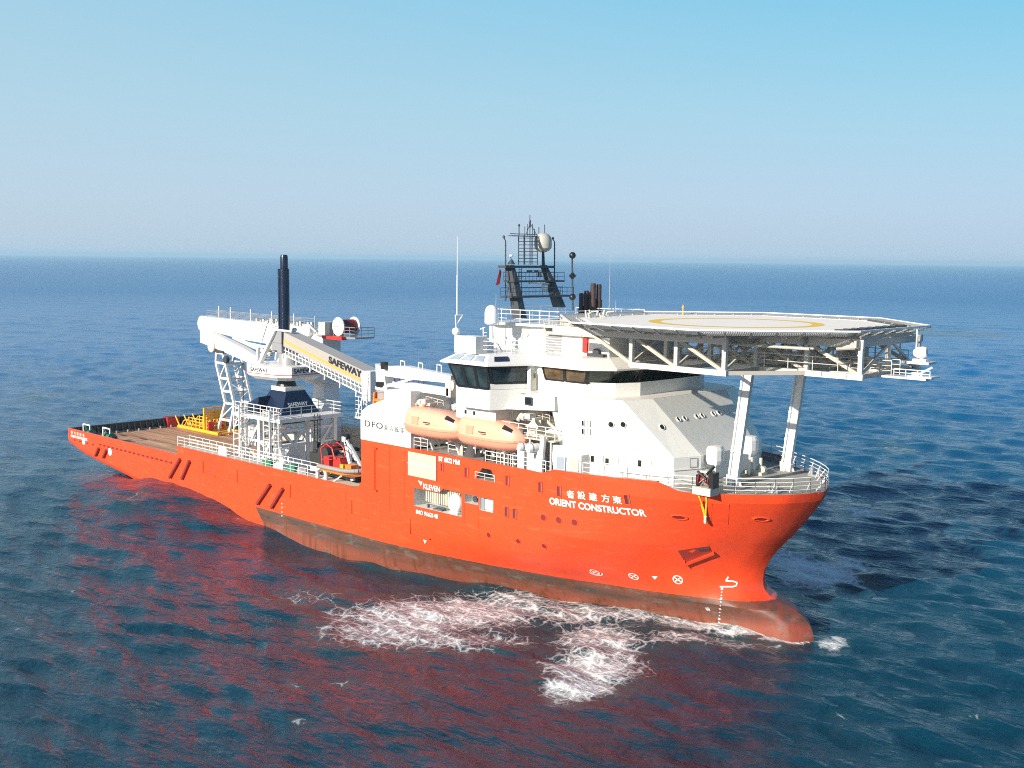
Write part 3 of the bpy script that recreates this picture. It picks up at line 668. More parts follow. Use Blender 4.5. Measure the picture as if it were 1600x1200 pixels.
nS = (Vector(sB)-Vector(sA)).cross(Vector(sD)-Vector(sA)).normalized()
def side_hit(u, v):
    d = Vector(_ray(u, v)); c = Vector(CAM); A = Vector(sA); return c+d*((A-c).dot(nS)/d.dot(nS))
for (u, v) in ((955, 663), (974, 663)): round_port(FR, side_hit(u, v), nS, .23)
for (u, v) in ((911, 661), (911, 674)):
    c = side_hit(u, v); axs = (Vector(sB)-Vector(sA)).normalized(); ups = nS.cross(axs); flat_window(FR, c, axs, ups, .22, .5, n=nS); flat_window(FR, c+axs*.55, axs, ups, .22, .5, 'white_steel', 'window_cover', 'drum_grey', n=nS)
axl = (Vector((98.3, -6.6, 0))-Vector((88.6, -9.4, 0))).normalized(); nl = axl.cross(Vector((0, 0, 1)))
def low_hit(u, v):
    d = Vector(_ray(u, v)); c = Vector(CAM); A = Vector((88.6, -9.4, 12)); return c+d*((A-c).dot(nl)/d.dot(nl))
for (u, v) in ((926, 717), (949, 721), (1000, 724)):
    c = low_hit(u, v); flat_window(FR, c, axl, (0, 0, 1), .38, .6, n=nl, t=.06); flat_window(FR, c+axl*.72, axl, (0, 0, 1), .5, .66, 'white_paint', 'window_cover', 'drum_grey', n=nl, t=.04)
a2 = (Vector((99.2, -4.1, 0))-Vector((98.3, -6.6, 0))).normalized(); n2 = a2.cross(Vector((0, 0, 1)))
flat_window(FR, Vector((98.95, -4.85, 13.85)), a2, (0, 0, 1), .7, .72, 'white_paint', 'window_cover', 'drum_grey', n=n2, t=.05)
# locker extension at the foot of the house side
m2 = MB(); m2.extr([(88.7, -10.3, 12.1), (91.2, -9.7, 12.1), (91.2, -9.7, 14.0), (89.8, -9.9, 14.6), (88.3, -10.2, 14.6)], (0, 1.6, 0)); LK = wbox('side_locker', m2)
for x in (89.4, 90.6): flat_window(LK, (x, -10.3+(x-88.7)*.24-.05, 13.2), (1, .24, 0), (0, 0, 1), .8, 1.1, 'dome_grey' if x > 90 else 'sky_glass', 'vent_panel', n=(.24, -1, 0))

# ------------------------------------------------------------------ bridge
BW = ringpt([(85.4, -8.1), (89.9, -7.95), (92.1, -6.5), (93.1, -4.4)])
m2 = MB()
def wall_ring(mb, plan, z0, z1, t=.12, closed=False, lean=0.0):
    P = [Vector((x, y, 0)) for x, y in plan]
    for a, b in zip(P[:-1], P[1:]):
        n_ = (b-a).normalized().cross(Vector((0, 0, 1))); mb.hexa([a+Vector((0, 0, z0)), b+Vector((0, 0, z0)), b-n_*t+Vector((0, 0, z0)), a-n_*t+Vector((0, 0, z0)), a+n_*lean+Vector((0, 0, z1)), b+n_*lean+Vector((0, 0, z1)), b-n_*(t-lean)+Vector((0, 0, z1)), a-n_*(t-lean)+Vector((0, 0, z1))])
wall_ring(m2, BW, 18.74, 19.85)
BUL = wbox('bridge_bulwark', m2)
m2 = MB()
for k in range(14):
    t = -6+k*0.9; m2.extr([(92.95 if abs(t) < 4.4 else 92.2, t, 18.75), (92.6 if abs(t) < 4.4 else 91.9, t, 18.75), (92.9 if abs(t) < 4.4 else 92.1, t, 19.8)], (0, .05, 0))
m2.build('bulwark_rib', 'drum_grey', BUL)
WL = ringpt([(84.6, -8.0), (90.0, -7.85), (91.3, -6.4), (92.0, -3.6)]); WU = ringpt([(84.4, -8.3), (90.6, -8.3), (92.0, -6.7), (92.7, -3.7)])
m2 = MB(); m2.loft([[(x, y, 18.74) for x, y in WL], [(x, y, 19.75) for x, y in WL], [(x, y, 21.0) for x, y in WU]]); WH = wbox('wheelhouse', m2)
def bay_windows(parent, pa, pb, pc, pd, n, mat, gap=.05, fr='black', bar=.16):
    pa, pb, pc, pd = map(Vector, (pa, pb, pc, pd)); nn = (pb-pa).cross(pd-pa).normalized()
    for k in range(n):
        s0, s1 = k/n+gap/2, (k+1)/n-gap/2
        q = [lerp_face(pa, pb, pc, pd, s0, .03), lerp_face(pa, pb, pc, pd, s1, .03), lerp_face(pa, pb, pc, pd, s1, .97), lerp_face(pa, pb, pc, pd, s0, .97)]
        m2 = MB(); m2.extr([p+nn*.03 for p in q], nn*.02); o = m2.build('window', mat if isinstance(mat, str) else mat[k], parent)
        f = MB()
        for a, b in zip(q, q[1:]+q[:1]): f.beam(a+nn*.05, b+nn*.05, bar, .1, up=nn)
        f.build('window_frame', fr, o)
for i, (n, mats) in enumerate(((2, ['brown_glass', 'brown_glass']), (1, ['bridge_glass']), (1, ['bridge_glass']), (3, ['bridge_glass']*3), (1, ['bridge_glass']), (1, ['bridge_glass']), (2, ['bridge_glass']*2))):
    a, b = WL[i], WL[i+1]; c, d = WU[i+1], WU[i]
    if i == 0: a = (85.6, -8.0); d = (85.4, -8.3)
    bay_windows(WH, (*a, 19.75), (*b, 19.75), (*c, 21.0), (*d, 21.0), n, mats, .03)
# wings
for s in (-1, 1):
    def mir(p): return [(x, y*s*-1) for x, y in p]
    lo = mir([(78.7, -11.9), (82.6, -11.8), (84.2, -8.3), (84.2, -7.0), (78.7, -7.0)]); hi = mir([(77.8, -12.2), (82.7, -12.2), (84.4, -8.4), (84.4, -7.0), (77.8, -7.0)])
    if s > 0: lo = lo[::-1]; hi = hi[::-1]
    m2 = MB(); m2.loft([[(x, y, 17.1) for x, y in lo], [(x, y, 18.9) for x, y in lo]]); W = wbox('bridge_wing', m2)
    m2 = MB(); m2.loft([[(x, y, 18.9) for x, y in lo], [(x, y, 20.95) for x, y in hi]]); CB = m2.build('wing_cabin', 'wing_glass' if s < 0 else 'white_paint', W)
    if s < 0:
        bay_windows(W, (*lo[0], 18.9), (*lo[1], 18.9), (*hi[1], 20.9), (*hi[0], 20.9), 3, 'wing_glass', .03, bar=.2)
        bay_windows(W, (*lo[1], 19.4), (*lo[2], 19.4), (*hi[2], 20.9), (*hi[1], 20.9), 1, 'wing_glass', .06, bar=.2)
        m2 = MB(); m2.extr([(82.63, -11.78, 18.9), (84.21, -8.3, 18.9), (84.24, -8.3, 19.4), (82.66, -11.86, 19.4)], (.03, .01, 0)); m2.build('sill_panel', 'white_paint', W)
        m2 = MB(); m2.box(79.2, 80.6, -11.2, -9.5, 19.0, 19.9); m2.build('bridge_console', 'cream', W)
# door and ladder between wing and wheelhouse
m2 = MB(); m2.box(84.25, 84.62, -8.9, -7.3, 18.7, 21.0); DR = wbox('door_recess', m2)
c = Vector((84.64, -8.45, 19.6)); flat_window(DR, c, (0, 1, 0), (0, 0, 1), .62, 1.7, 'cream', 'door', 'drum_grey', n=(1, 0, 0)); flat_window(DR, (84.68, -8.45, 20.05), (0, 1, 0), (0, 0, 1), .2, .42, 'black', 'door_window', 'drum_grey', n=(1, 0, 0), t=.03)
m2 = MB()
for y in (-7.95, -7.6): m2.tube((84.85, y, 18.6), (84.85, y, 21.4), .03)
for k in range(9): m2.tube((84.85, -7.95, 18.8+k*.3), (84.85, -7.6, 18.8+k*.3), .02)
m2.build('ladder', 'drum_grey', DR)
# roof with sloping visor
EV = ringpt([(77.2, -12.7), (83.1, -12.65), (84.9, -8.9), (90.8, -9.0), (92.7, -7.1), (93.3, -3.9)]); RT = ringpt([(78.4, -11.6), (82.0, -11.4), (83.2, -8.1), (89.6, -7.9), (91.2, -6.2), (91.8, -3.5)])
m2 = MB(); m2.loft([[(x, y, 20.96) for x, y in EV], [(x, y, 21.1) for x, y in EV], [(x, y, 21.85) for x, y in RT]]); ROOF = wbox('bridge_roof', m2)
e0, e1, t0, t1 = Vector((77.2, -12.7, 21.1)), Vector((83.1, -12.65, 21.1)), Vector((78.4, -11.6, 21.85)), Vector((82.0, -11.4, 21.85))
for k in range(3):
    q = [lerp_face(e0, e1, t1, t0, s, t) for s, t in ((.1+k*.29, .25), (.32+k*.29, .25), (.32+k*.29, .8), (.1+k*.29, .8))]; nn = (q[1]-q[0]).cross(q[3]-q[0]).normalized()
    m2 = MB(); m2.extr([p+nn*.01 for p in q], nn*.03); m2.build('skylight', 'sky_glass', ROOF)
e0, e1, t0, t1 = Vector((83.1, -12.65, 21.1)), Vector((84.9, -8.9, 21.1)), Vector((83.2, -8.1, 21.85)), Vector((82.0, -11.4, 21.85))
q = [lerp_face(e0, e1, t0, t1, s, t) for s, t in ((.15, .3), (.5, .3), (.5, .75), (.15, .75))]; nn = (q[1]-q[0]).cross(q[3]-q[0]).normalized()
m2 = MB(); m2.extr([p+nn*.01 for p in q], nn*.03); m2.build('skylight', 'navy', ROOF)
m2 = MB(); rail(m2, [(78.4, -8.9, 21.85), (84, -7.9, 21.85)], 1.1, 3, 1.3, .025); rail(m2, [(80.7, -11.1, 21.85), (82.2, -10.6, 21.85), (83.2, -8.0, 21.85)], 1.1, 3, 1.3, .025)
m2.build('roof_railing', 'white_steel', ROOF)
# upper house below the mast deck
m2 = MB(); m2.box(76.2, 83.2, -5.4, 5.4, 21.8, 24.1); UH = wbox('upper_house', m2)
m2 = MB(); m2.box(83.2, 90.4, -5.3, 5.3, 21.8, 23.5); UH2 = wbox('upper_house_front', m2)
m2 = MB()
for k in range(6): m2.box(83.3, 85.0, -5.42, -5.3, 22.0+k*.24, 22.14+k*.24)
m2.build('louvre', 'drum_grey', UH2)
m2 = MB(); m2.box(87.6, 88.1, -5.55, -5.3, 22.1, 23.4); m2.build('fire_cabinet', 'red_paint', UH2)
m2 = MB(); m2.lathe([(.35, 0), (.35, .25)], (89.2, -5.7, 22.2), 16, (0, 1, 0)); m2.box(88.4, 90.2, -5.9, -5.3, 21.85, 22.1); m2.build('hose_reel', 'mast_dark', UH2)
m2 = MB(); m2.lathe([(.16, 0), (.22, .03), (.22, .12)], (80.9, -5.4, 23.3), 14, (0, -1, 0)); m2.box(80.2, 80.45, -5.5, -5.4, 22.9, 23.4); m2.build('lamp', 'dome_grey', UH)
m2 = MB(); m2.slab([(75.8, -5.6), (77.2, -6.4), (85.2, -5.9), (85.2, 5.9), (77.2, 6.4), (75.8, 5.6)], 24.1, 24.32); MD = wbox('mast_deck', m2)
m2 = MB(); rail(m2, [(76.0, 5.5, 24.32), (76.0, -5.5, 24.32), (77.3, -6.25, 24.32), (85.1, -5.8, 24.32), (85.1, 5.8, 24.32)], 1.2, 3, 1.2, .03); m2.build('railing', 'white_steel', MD)
m2 = MB(); m2.box(83.4, 89.6, -5.9, -4.6, 23.5, 23.75); 
for k in range(5): m2.box(83.5+k*1.4, 83.58+k*1.4, -5.95, -5.88, 23.5, 24.5)
rail(m2, [(83.4, -5.9, 23.75), (89.6, -5.9, 23.75)], 1.0, 3, 1.0, .03); m2.build('catwalk', 'truss_grey', UH2)
m2 = MB()
rnd = random.Random(3)
for k in range(14):
    x = 84+rnd.random()*5.5; y = -5.6+rnd.random()*1.2; m2.beam((x, y, 23.8), (x+rnd.uniform(-.5, .5), y+rnd.uniform(-.3, .3), 24.4+rnd.random()*.7), .09)
m2.box(85.2, 86.6, -5.6, -5.2, 23.9, 24.9); m2.build('rooftop_equipment', 'truss_grey', UH2)
m2 = MB()
for k in range(8):
    x = 85.5+rnd.random()*3.5; y = -4.5+rnd.random()*2.5; m2.tube((x, y, 24.3), (x+rnd.uniform(-.6, .6), y, 25.3+rnd.random()*.5), .06)
m2.path([(86, -3, 24.4), (86.4, -3, 25.5), (87.2, -3, 25.6), (87.6, -3, 24.9)], .05); m2.path([(87, -2, 24.4), (87.4, -2, 25.5), (88.2, -2, 25.6)], .05); m2.build('stair_handrail', 'cream', UH2)

# wing-top cabinet, whip aerials, satellite dome
m2 = MB(); m2.box(78.5, 80.9, -11.9, -10.5, 21.85, 23.35) ; wbox('equipment_cabinet', m2)
m2 = MB(); b = Vector((77.9, -11.4, 21.8)); m2.tube(b, b+Vector((0, 0, 2.2)), .16, .12, 10); m2.lathe([(.05, 0), (.3, .1), (.38, .35), (.3, .6), (.05, .7)], b+Vector((0, 0, 1.5)), 16)
m2.path([b+Vector((0, 0, 2.2)), b+Vector((.1, -.2, 3.3)), b+Vector((.3, .5, 3.3)), b+Vector((0, 0, 2.4))], .05)
m2.tube(b+Vector((.1, 0, 3.2)), b+Vector((.1, 0, 6.8)), .055, .05); m2.tube(b+Vector((.1, 0, 6.8)), b+Vector((.1, 0, 10.2)), .035, .015); m2.build('whip_aerial', 'white_steel', SHIP)
c = PY(768, 508, -8.6)
m2 = MB(); m2.lathe([(.35, 0), (.55, .12), (.62, .2), (.62, 1.1), (.58, 1.35), (.45, 1.6), (.25, 1.75), (.02, 1.8)], (c.x, c.y, c.z), 26)
DM = m2.build('satellite_dome', 'dome_white', SHIP, smooth=True)
m2 = MB(); m2.tube((c.x, c.y, 21.85), (c.x, c.y, c.z), .26, .18, 12); m2.tube((c.x+.9, c.y+.5, 21.85), (c.x, c.y, c.z-.7), .06); m2.tube((c.x-.9, c.y+.4, 21.85), (c.x, c.y, c.z-.7), .06)
for k in range(6): m2.beam((c.x-.5, c.y-.5, 22.0+k*.3), (c.x-.1, c.y-.5, 22.05+k*.3), .05)
m2.tube((c.x-.5, c.y-.5, 21.85), (c.x-.55, c.y-.5, 24.0), .04); m2.tube((c.x-.9, c.y-.5, 23.8), (c.x-.3, c.y-.5, 24.0), .05); m2.build('dome_pedestal', 'white_steel', DM)
for (u, v0, v1, y) in ((952, 478, 378, 6.5), (962, 487, 465, 5.5), (775, 480, 455, -5)):
    a = PY(u, v0, y); m2 = MB(); m2.tube(a-Vector((0, 0, 3.2)), a, .05); m2.tube(a, (a.x, a.y, a.z+(v0-v1)/20.0), .035, .015); m2.build('whip_aerial', 'drum_grey', SHIP)

# ------------------------------------------------------------------ mast
def mx(z): return 79.3-(z-24.3)*0.42
def MP(u, v, dx=0.0):
    z = 27.0
    for _ in range(12): p = PX(u, v, mx(z)+dx); z = p.z
    return p
A = [MP(812, 497), MP(802, 441), MP(797, 414)]; B = [MP(874, 480), MP(860, 441), MP(849, 414)]
MAST = None
for L, w in ((A, (.85, .7, .5)), (B, (.8, .62, .42))):
    mast = MB()
    for k in range(2):
        p, q = L[k], L[k+1]; r0, r1 = w[k], w[k+1]
        ring = []
        for c, r in ((p, r0), (q, r1)): ring.append([c+Vector((a*r*.62, b*r*.5, 0)) for a, b in ((-1, -1), (1, -1), (1, 1), (-1, 1))])
        mast.loft(ring)
    if MAST is None: MAST = mast.build('mast', 'mast_dark', SHIP)
    else: mast.build('mast_leg', 'mast_dark', MAST)
def plat(v, u0, u1, t=.16, d=1.4, railh=0.75):
    p, q = MP(u0, v), MP(u1, v+ (u1-u0)*0.012); z = (p.z+q.z)/2; x = (p.x+q.x)/2
    m2 = MB(); m2.box(x-d/2, x+d/2, p.y, q.y, z-t, z)
    if railh: rail(m2, [(x+d/2, p.y, z), (x+d/2, q.y, z)], railh, 2, 1.0, .022); rail(m2, [(x-d/2, p.y, z), (x-d/2, q.y, z)], railh, 2, 1.0, .022)
    m2.build('mast_platform', 'mast_dark', MAST)
plat(461, 790, 888); plat(437.5, 795, 874); plat(414.5, 784, 860, .22, 1.0, 0)
plat(368, 797, 838, .08, .5, 0)
m2 = MB()   # upper lattice
for dx in (-.35, .35):
    for u in (814.5, 824, 835.5):
        p, q = MP(u, 413), MP(u, 368); m2.beam(p+Vector((dx, 0, 0)), q+Vector((dx, 0, 0)), .1)
    for k in range(8):
        v = 372+k*5.3; p, q = MP(814.5, v), MP(835.5, v); m2.beam(p+Vector((dx, 0, 0)), q+Vector((dx, 0, 0)), .06)
m2.build('mast_lattice', 'mast_dark', MAST)
m2 = MB()
for u, v0, v1, r in ((828, 368, 336, .04), (824, 368, 350, .03), (832, 366, 350, .03), (820, 368, 354, .03), (811, 367, 352, .05), (842, 366, 355, .04), (851, 367, 351, .04), (828, 355, 345, .09), (835, 368, 358, .05)):
    m2.tube(MP(u, v0), MP(u, v1), r, n=6)
m2.tube(MP(828, 350), MP(822, 366), .03); m2.tube(MP(829, 350), MP(838, 366), .03); m2.tube(MP(797, 365), MP(851, 367), .035)
m2.lathe([(.05, 0), (.13, .1), (.05, .25)], MP(811, 354), 8); m2.lathe([(.05, 0), (.12, .1), (.05, .3)], MP(828, 348), 8)
m2.build('mast_aerials', 'mast_dark', MAST)
for (u, v0, v1) in ((790, 470, 376), (866.5, 441, 378)):
    m2 = MB(); p, q = MP(u, v0), MP(u, v1); m2.tube(p, q, .06, n=6); m2.tube(q, q+Vector((0, -.25, .25)), .05); m2.lathe([(.04, 0), (.12, .08), (.12, .2), (.03, .3)], q+Vector((0, -.25, .2)), 8)
    for k in range(12): c = p.lerp(q, k/12); m2.tube(c-Vector((0, .12, 0)), c+Vector((0, .12, 0)), .02, n=4)
    m2.build('light_pole', 'mast_dark', MAST)
m2 = MB()
for u in (811, 815):
    m2.tube(MP(u, 487), MP(u, 417), .03, n=5)
for k in range(24): v = 418+k*2.9; m2.tube(MP(811, v), MP(815, v), .018, n=4)
m2.build('mast_ladder', 'mast_dark', MAST)
c = MP(848.5, 379); m2 = MB(); m2.lathe([(.25, -.95), (.6, -.78), (.84, -.52), (.86, -.2), (.86, .2), (.78, .5), (.58, .76), (.3, .91), (.02, .95)], c, 24); m2.build('radome', 'dome_grey', MAST, smooth=True)
m2 = MB(); m2.tube(MP(849, 416), MP(848.5, 394), .17, .13); m2.build('radome_post', 'mast_dark', MAST)
m2 = MB(); c = MP(835, 423.5); m2.beam(c+Vector((0, -1.0, 0)), c+Vector((0, 1.0, 0)), .16, .16); c2 = MP(843, 433); m2.tube(c2, c2+Vector((0, 0, .5)), .22, .16); m2.build('radar_scanner', 'mast_dark', MAST)
m2 = MB(); c = MP(833.5, 423.5); m2.box(c.x-.12, c.x+.12, c.y-.3, c.y-.05, c.z-.1, c.z+.1); c = MP(843, 428); m2.lathe([(.2, 0), (.2, .35)], c, 12); m2.build('radar_scanner', 'white_steel', MAST)
m2 = MB(); c = MP(848, 443); m2.beam(c+Vector((0, -1.9, .05)), c+Vector((0, 1.9, -.05)), .2, .14); m2.build('radar_scanner', 'dome_white', MAST)
m2 = MB(); c = MP(851, 449); m2.lathe([(.25, -.3), (.32, -.2), (.32, .2), (.2, .32)], c, 14); m2.build('radar_motor', 'dome_white', MAST)
m2 = MB(); c = MP(864, 459); m2.tube(c+Vector((0, -.5, 0)), c+Vector((0, .3, .1)), .1, .2); m2.build('fog_horn', 'dome_grey', MAST)
m2 = MB(); c = MP(798, 400); m2.lathe([(.04, -.12), (.25, -.04), (.25, .06), (.05, .14)], c, 14); m2.build('antenna_dish', 'dome_white', MAST)
m2 = MB(); c = MP(799, 413); m2.lathe([(.38, 0), (.1, .45)], c, 8); m2.tube(c+Vector((0, 0, .4)), MP(798, 402), .04); m2.build('antenna_base', 'mast_dark', MAST)
m2 = MB(); a, b = MP(781, 420), MP(775, 446); m2.extr([a, b, b+Vector((.1, .35, .1)), a+Vector((.1, .1, -.3))], (.02, 0, 0)); m2.tube(a, b, .025); m2.build('small_flag', 'dark_red', MAST)
# day signals
m2 = MB(); p, q = PY(895, 485, 1.5), PY(894, 398, 1.5); m2.tube(p, q, .08); SG = m2.build('signal_pole', 'black', SHIP)
for (v, r, dia) in ((399, .32, 0), (431, .36, 1), (464, .32, 0)):
    c = PY(894.5, v, 1.5); m2 = MB()
    if dia: m2.lathe([(.01, -r*1.1), (r, 0), (.01, r*1.1)], c, 8)
    else: m2.lathe([(r*math.sin(t), -r*math.cos(t)) for t in np.linspace(.02, math.pi-.02, 9)], c, 14)
    m2.build('signal_shape', 'black', SG, smooth=not dia)
# exhaust pipes
for (u, vt, r, y) in ((908.5, 458, .24, 6.2), (916.5, 454, .25, 6.6), (923.5, 456, .2, 7.6), (927, 442.5, .27, 6.6), (936, 444, .26, 7.3)):
    t = PY(u, vt, y); m2 = MB(); zz = t.z
    m2.lathe([(r*1.25, 22-zz), (r*1.25, -1.6), (r, -1.5), (r, -.15), (r*.8, 0), (r*.7, 0), (r*.7, -.2)], t, 14); m2.build('exhaust_pipe', 'rust_pipe', SHIP, smooth=True)
m2 = MB(); rail(m2, [(76.6, 6.4, 24.3), (84, 8, 24.3)], 1.0, 2, 1.2, .03); m2.box(75, 84, 5.9, 10, 21.8, 24.2); m2.build('funnel_casing', 'white_paint', SHIP)

# ------------------------------------------------------------------ helideck
HX, HZ = 99.4, 25.26
def octa(w, c): return [(HX-w+c, -w), (HX+w-c, -w), (HX+w, -w+c), (HX+w, w-c), (HX+w-c, w), (HX-w+c, w), (HX-w, w-c), (HX-w, -w+c)]
m2 = MB(); m2.slab(octa(12.7, 7.4), 24.82, 25.05); HD = m2.build('helideck', 'pad_white', SHIP)
def annulus(mb, r0, r1, z, n=96):
    for k in range(n):
        t0, t1 = 2*math.pi*k/n, 2*math.pi*(k+1)/n
        mb.add([(HX+math.cos(t)*r, math.sin(t)*r, z) for t, r in ((t0, r0), (t0, r1), (t1, r1), (t1, r0))], [(0, 1, 2, 3)])
m2 = MB(); annulus(m2, 6.15, 7.15, 25.056); m2.build('touchdown_ring', 'pad_yellow', HD)
m2 = MB(); o8 = octa(12.2, 7.2); 
for a, b in zip(o8, o8[1:]+o8[:1]): m2.beam((a[0], a[1], 25.055), (b[0], b[1], 25.055), .3, .004)
m2.build('edge_line', 'pad_line', HD)
# safety net frame round the deck
oi = octa(12.75, 7.4); oo = octa(14.0, 8.1); oz = 25.26
m2 = MB()
for a, b, c, d in zip(oi, oi[1:]+oi[:1], oo[1:]+oo[:1], oo):
    m2.beam((c[0], c[1], oz), (d[0], d[1], oz), .16, .12); m2.beam((a[0], a[1], 24.98), (b[0], b[1], 24.98), .1, .16)
m2.build('net_frame', 'white_steel', HD)
for a, b, c, d in zip(oi, oi[1:]+oi[:1], oo[1:]+oo[:1], oo):
    A_, B_, C_, D_ = Vector((*a, 25.0)), Vector((*b, 25.0)), Vector((*c, oz)), Vector((*d, oz)); n = max(3, round((B_-A_).length/1.9))
    for k in range(n+1):
        p, q = A_.lerp(B_, k/n), D_.lerp(C_, k/n); m2 = MB(); m2.beam(p-Vector((0, 0, .35)), q-Vector((0, 0, .08)), .12, .1); m2.build('net_bracket', 'truss_grey', HD)
m2 = MB()
for a, b, c, d in zip(oi, oi[1:]+oi[:1], oo[1:]+oo[:1], oo):
    A_, B_, C_, D_ = Vector((*a, 25.02)), Vector((*b, 25.02)), Vector((*c, oz)), Vector((*d, oz)); n = round((B_-A_).length/.16)
    for k in range(n+1): m2.beam(A_.lerp(B_, k/n), D_.lerp(C_, k/n), .035, .02)
    for k in range(1, 8): m2.beam(A_.lerp(D_, k/8), B_.lerp(C_, k/8), .035, .02)
m2.build('safety_net', 'net_grey', HD)
m2 = MB()
for k in range(40):
    m2 = MB(); i = k % 8; a, b = oi[i], oi[(i+1) % 8]; t = (k//8+.5)/6; p = Vector((a[0], a[1], 0)).lerp(Vector((b[0], b[1], 0)), t); m2.lathe([(.1, 25.05), (.1, 25.16), (.05, 25.2)], (p.x, p.y, 0), 8); m2.build('edge_light', 'drum_grey', HD)
m2 = MB(); 
for k in range(26): x = HX+12.3-k*0.0; y = -5.6+k*0.42; m2.box(111.3, 111.75, y, y+.36, 25.06, 25.26+.06*(k % 3 == 0))
m2.box(111.3, 111.75, -5.6, 5.6, 25.052, 25.09)
m2.build('perforated_gutter', 'mast_dark', HD)
for sg in (-1, 1):
    m2 = MB(); m2.beam((104.9, sg*12.45, 25.075), (111.9, sg*5.6, 25.075), .12, .04)
    for k in range(34): p = Vector((104.9, sg*12.45, 25.06)).lerp(Vector((111.9, sg*5.6, 25.06)), k/34); m2.box(p.x, p.x+.14, p.y-.05, p.y+.05, 25.06, 25.2)
    m2.build('perforated_gutter', 'mast_dark', HD)
# primary girders and trusses
TZ = 21.9; TT = 24.3
def truss(y, xs_, x_aft, first):
    m2 = MB(); m2.beam((x_aft, y, TT), (xs_[-1]+.2, y, TT), .3, .62); m2.build('upper_chord', 'boom_grey', HD)
    m2 = MB(); m2.beam((xs_[0], y, TZ), (xs_[-1]+.25, y, TZ), .34, .42); m2.build('lower_chord', 'boom_grey', HD)
    pr = xs_[0]-4.3
    for x in xs_:
        m2 = MB(); m2.beam((x, y, TZ), (x, y, TT), .32, .32); m2.build('truss_post', 'boom_grey', HD)
        m2 = MB(); m2.beam((pr+.2, y, TT-.2), (x-.1, y, TZ+.15), .2, .26); pr = x; m2.build('truss_diagonal', 'truss_grey', HD)
truss(-9.7, [96.2, 100.5, 104.8], 88, 0); truss(9.7, [96.2, 100.5, 104.8], 88, 0)
truss(-4.7, [95.9, 100.2, 104.4, 108.7, 113.0], 89, 0); truss(4.7, [95.9, 100.2, 104.4, 108.7, 113.0], 89, 0)
truss(0.2, [95.9, 100.2, 104.4, 108.7, 112.7], 89, 0)
m2 = MB()
for x in (96.0, 100.3, 104.6):
    m2.beam((x, -9.7, TZ), (x, 9.7, TZ), .25, .3); m2.beam((x, -9.7, TT), (x, 9.7, TT), .2, .5)
    for y0, y1 in ((-9.7, -4.7), (-4.7, 0.2), (0.2, 4.7), (4.7, 9.7)): m2.beam((x, y0, TZ), (x, y1, TT), .15, .18)
for x in (108.7, 112.9):
    m2.beam((x, -4.7, TZ), (x, 4.7, TZ), .25, .3); m2.beam((x, -5.5, TT), (x, 5.5, TT), .2, .5); m2.beam((x, -4.7, TZ), (x, 0.2, TT), .16, .2); m2.beam((x, 4.7, TZ), (x, .2, TT), .16, .2)
m2.beam((104.8, -9.7, TZ), (108.7, -4.7, TZ), .22, .3); m2.beam((104.8, 9.7, TZ), (108.7, 4.7, TZ), .22, .3)
for k in range(14): x = 88+k*1.9; w = min(12.4, 12.4-max(0, abs(x-HX)-5.2)); m2.beam((x, -w, 24.7), (x, w, 24.7), .1, .24)
m2.build('cross_girder', 'truss_grey', HD)
m2 = MB()   # access catwalk with handrails below the deck
m2.box(95, 116.6, -1.9, -.5, 21.75, 21.9); rail(m2, [(96, -1.9, 21.9), (114, -1.9, 21.9)], 1.1, 3, 1.7, .03); rail(m2, [(96, -.5, 21.9), (114, -.5, 21.9)], 1.1, 3, 1.7, .03)
m2.box(110, 115.4, 1.2, 2.6, 22.6, 22.78); rail(m2, [(96, 5.2, 22.2), (112, 5.2, 22.2)], 1.1, 3, 1.7, .03); rail(m2, [(98, -6.2, 22.3), (112, -6.2, 22.3)], 1.0, 2, 1.9, .03)
m2.build('service_catwalk', 'boom_grey', HD)
m2 = MB()
for y, r in ((-8.5, .11), (-7.9, .08), (-3.2, .12), (2.2, .1), (7.5, .1)): m2.tube((92, y, 24.0), (111, y, 24.0), r, n=8)
for k in range(9): x = 96+k*2.0; m2.tube((x, -3.2, 24.0), (x, -3.2, 23.2), .07); m2.tube((x+.7, 2.2, 24), (x+.7, 2.2, 22.6), .06)
m2.path([(112.2, -4.9, 24.6), (112.6, -4.9, 24.0), (111.5, -5.6, 23.9)], .12); m2.build('drain_pipe', 'truss_grey', HD, smooth=True)
def monitor(c):
    c = Vector(c); m2 = MB(); m2.lathe([(.22, 0), (.42, .25), (.45, .7), (.36, .95), (.3, .95), (.3, .5)], c+Vector((-.6, -.2, .55)), 16, (1, .25, .1)); m2.box(c.x-.6, c.x+.4, c.y-.35, c.y+.35, c.z-.1, c.z+.12); m2.tube(c, c+Vector((-.2, 0, .5)), .14)
    m2.tube(c+Vector((-.5, 0, .3)), c+Vector((-.5, 0, 2.3)), .06); return m2.build('fire_monitor', 'white_steel', HD, smooth=True)
monitor((114.6, 1.9, 22.85))
m2 = MB(); m2.box(115.2, 117.0, -1.9, -.5, 21.9, 22.02); m2.box(115.4, 116.2, -1.6, -.9, 22.0, 22.25); m2.beam((115.9, -1.3, 22.2), (116.6, -.9, 22.65), .12); rail(m2, [(114.2, -1.9, 21.95), (116.9, -1.9, 21.95)], .5, 2, .9, .03); m2.build('monitor_stand', 'white_steel', HD)
m2 = MB(); c = PZ(1067, 492, 25.05); m2.tube((c.x, c.y, 24.6), (c.x, c.y, 26.0), .06, .04, 8); m2.lathe([(.07, .75), (.14, .85), (.07, .95)], (c.x, c.y, 24.9), 10); m2.build('marker_post', 'yellow_paint', HD)
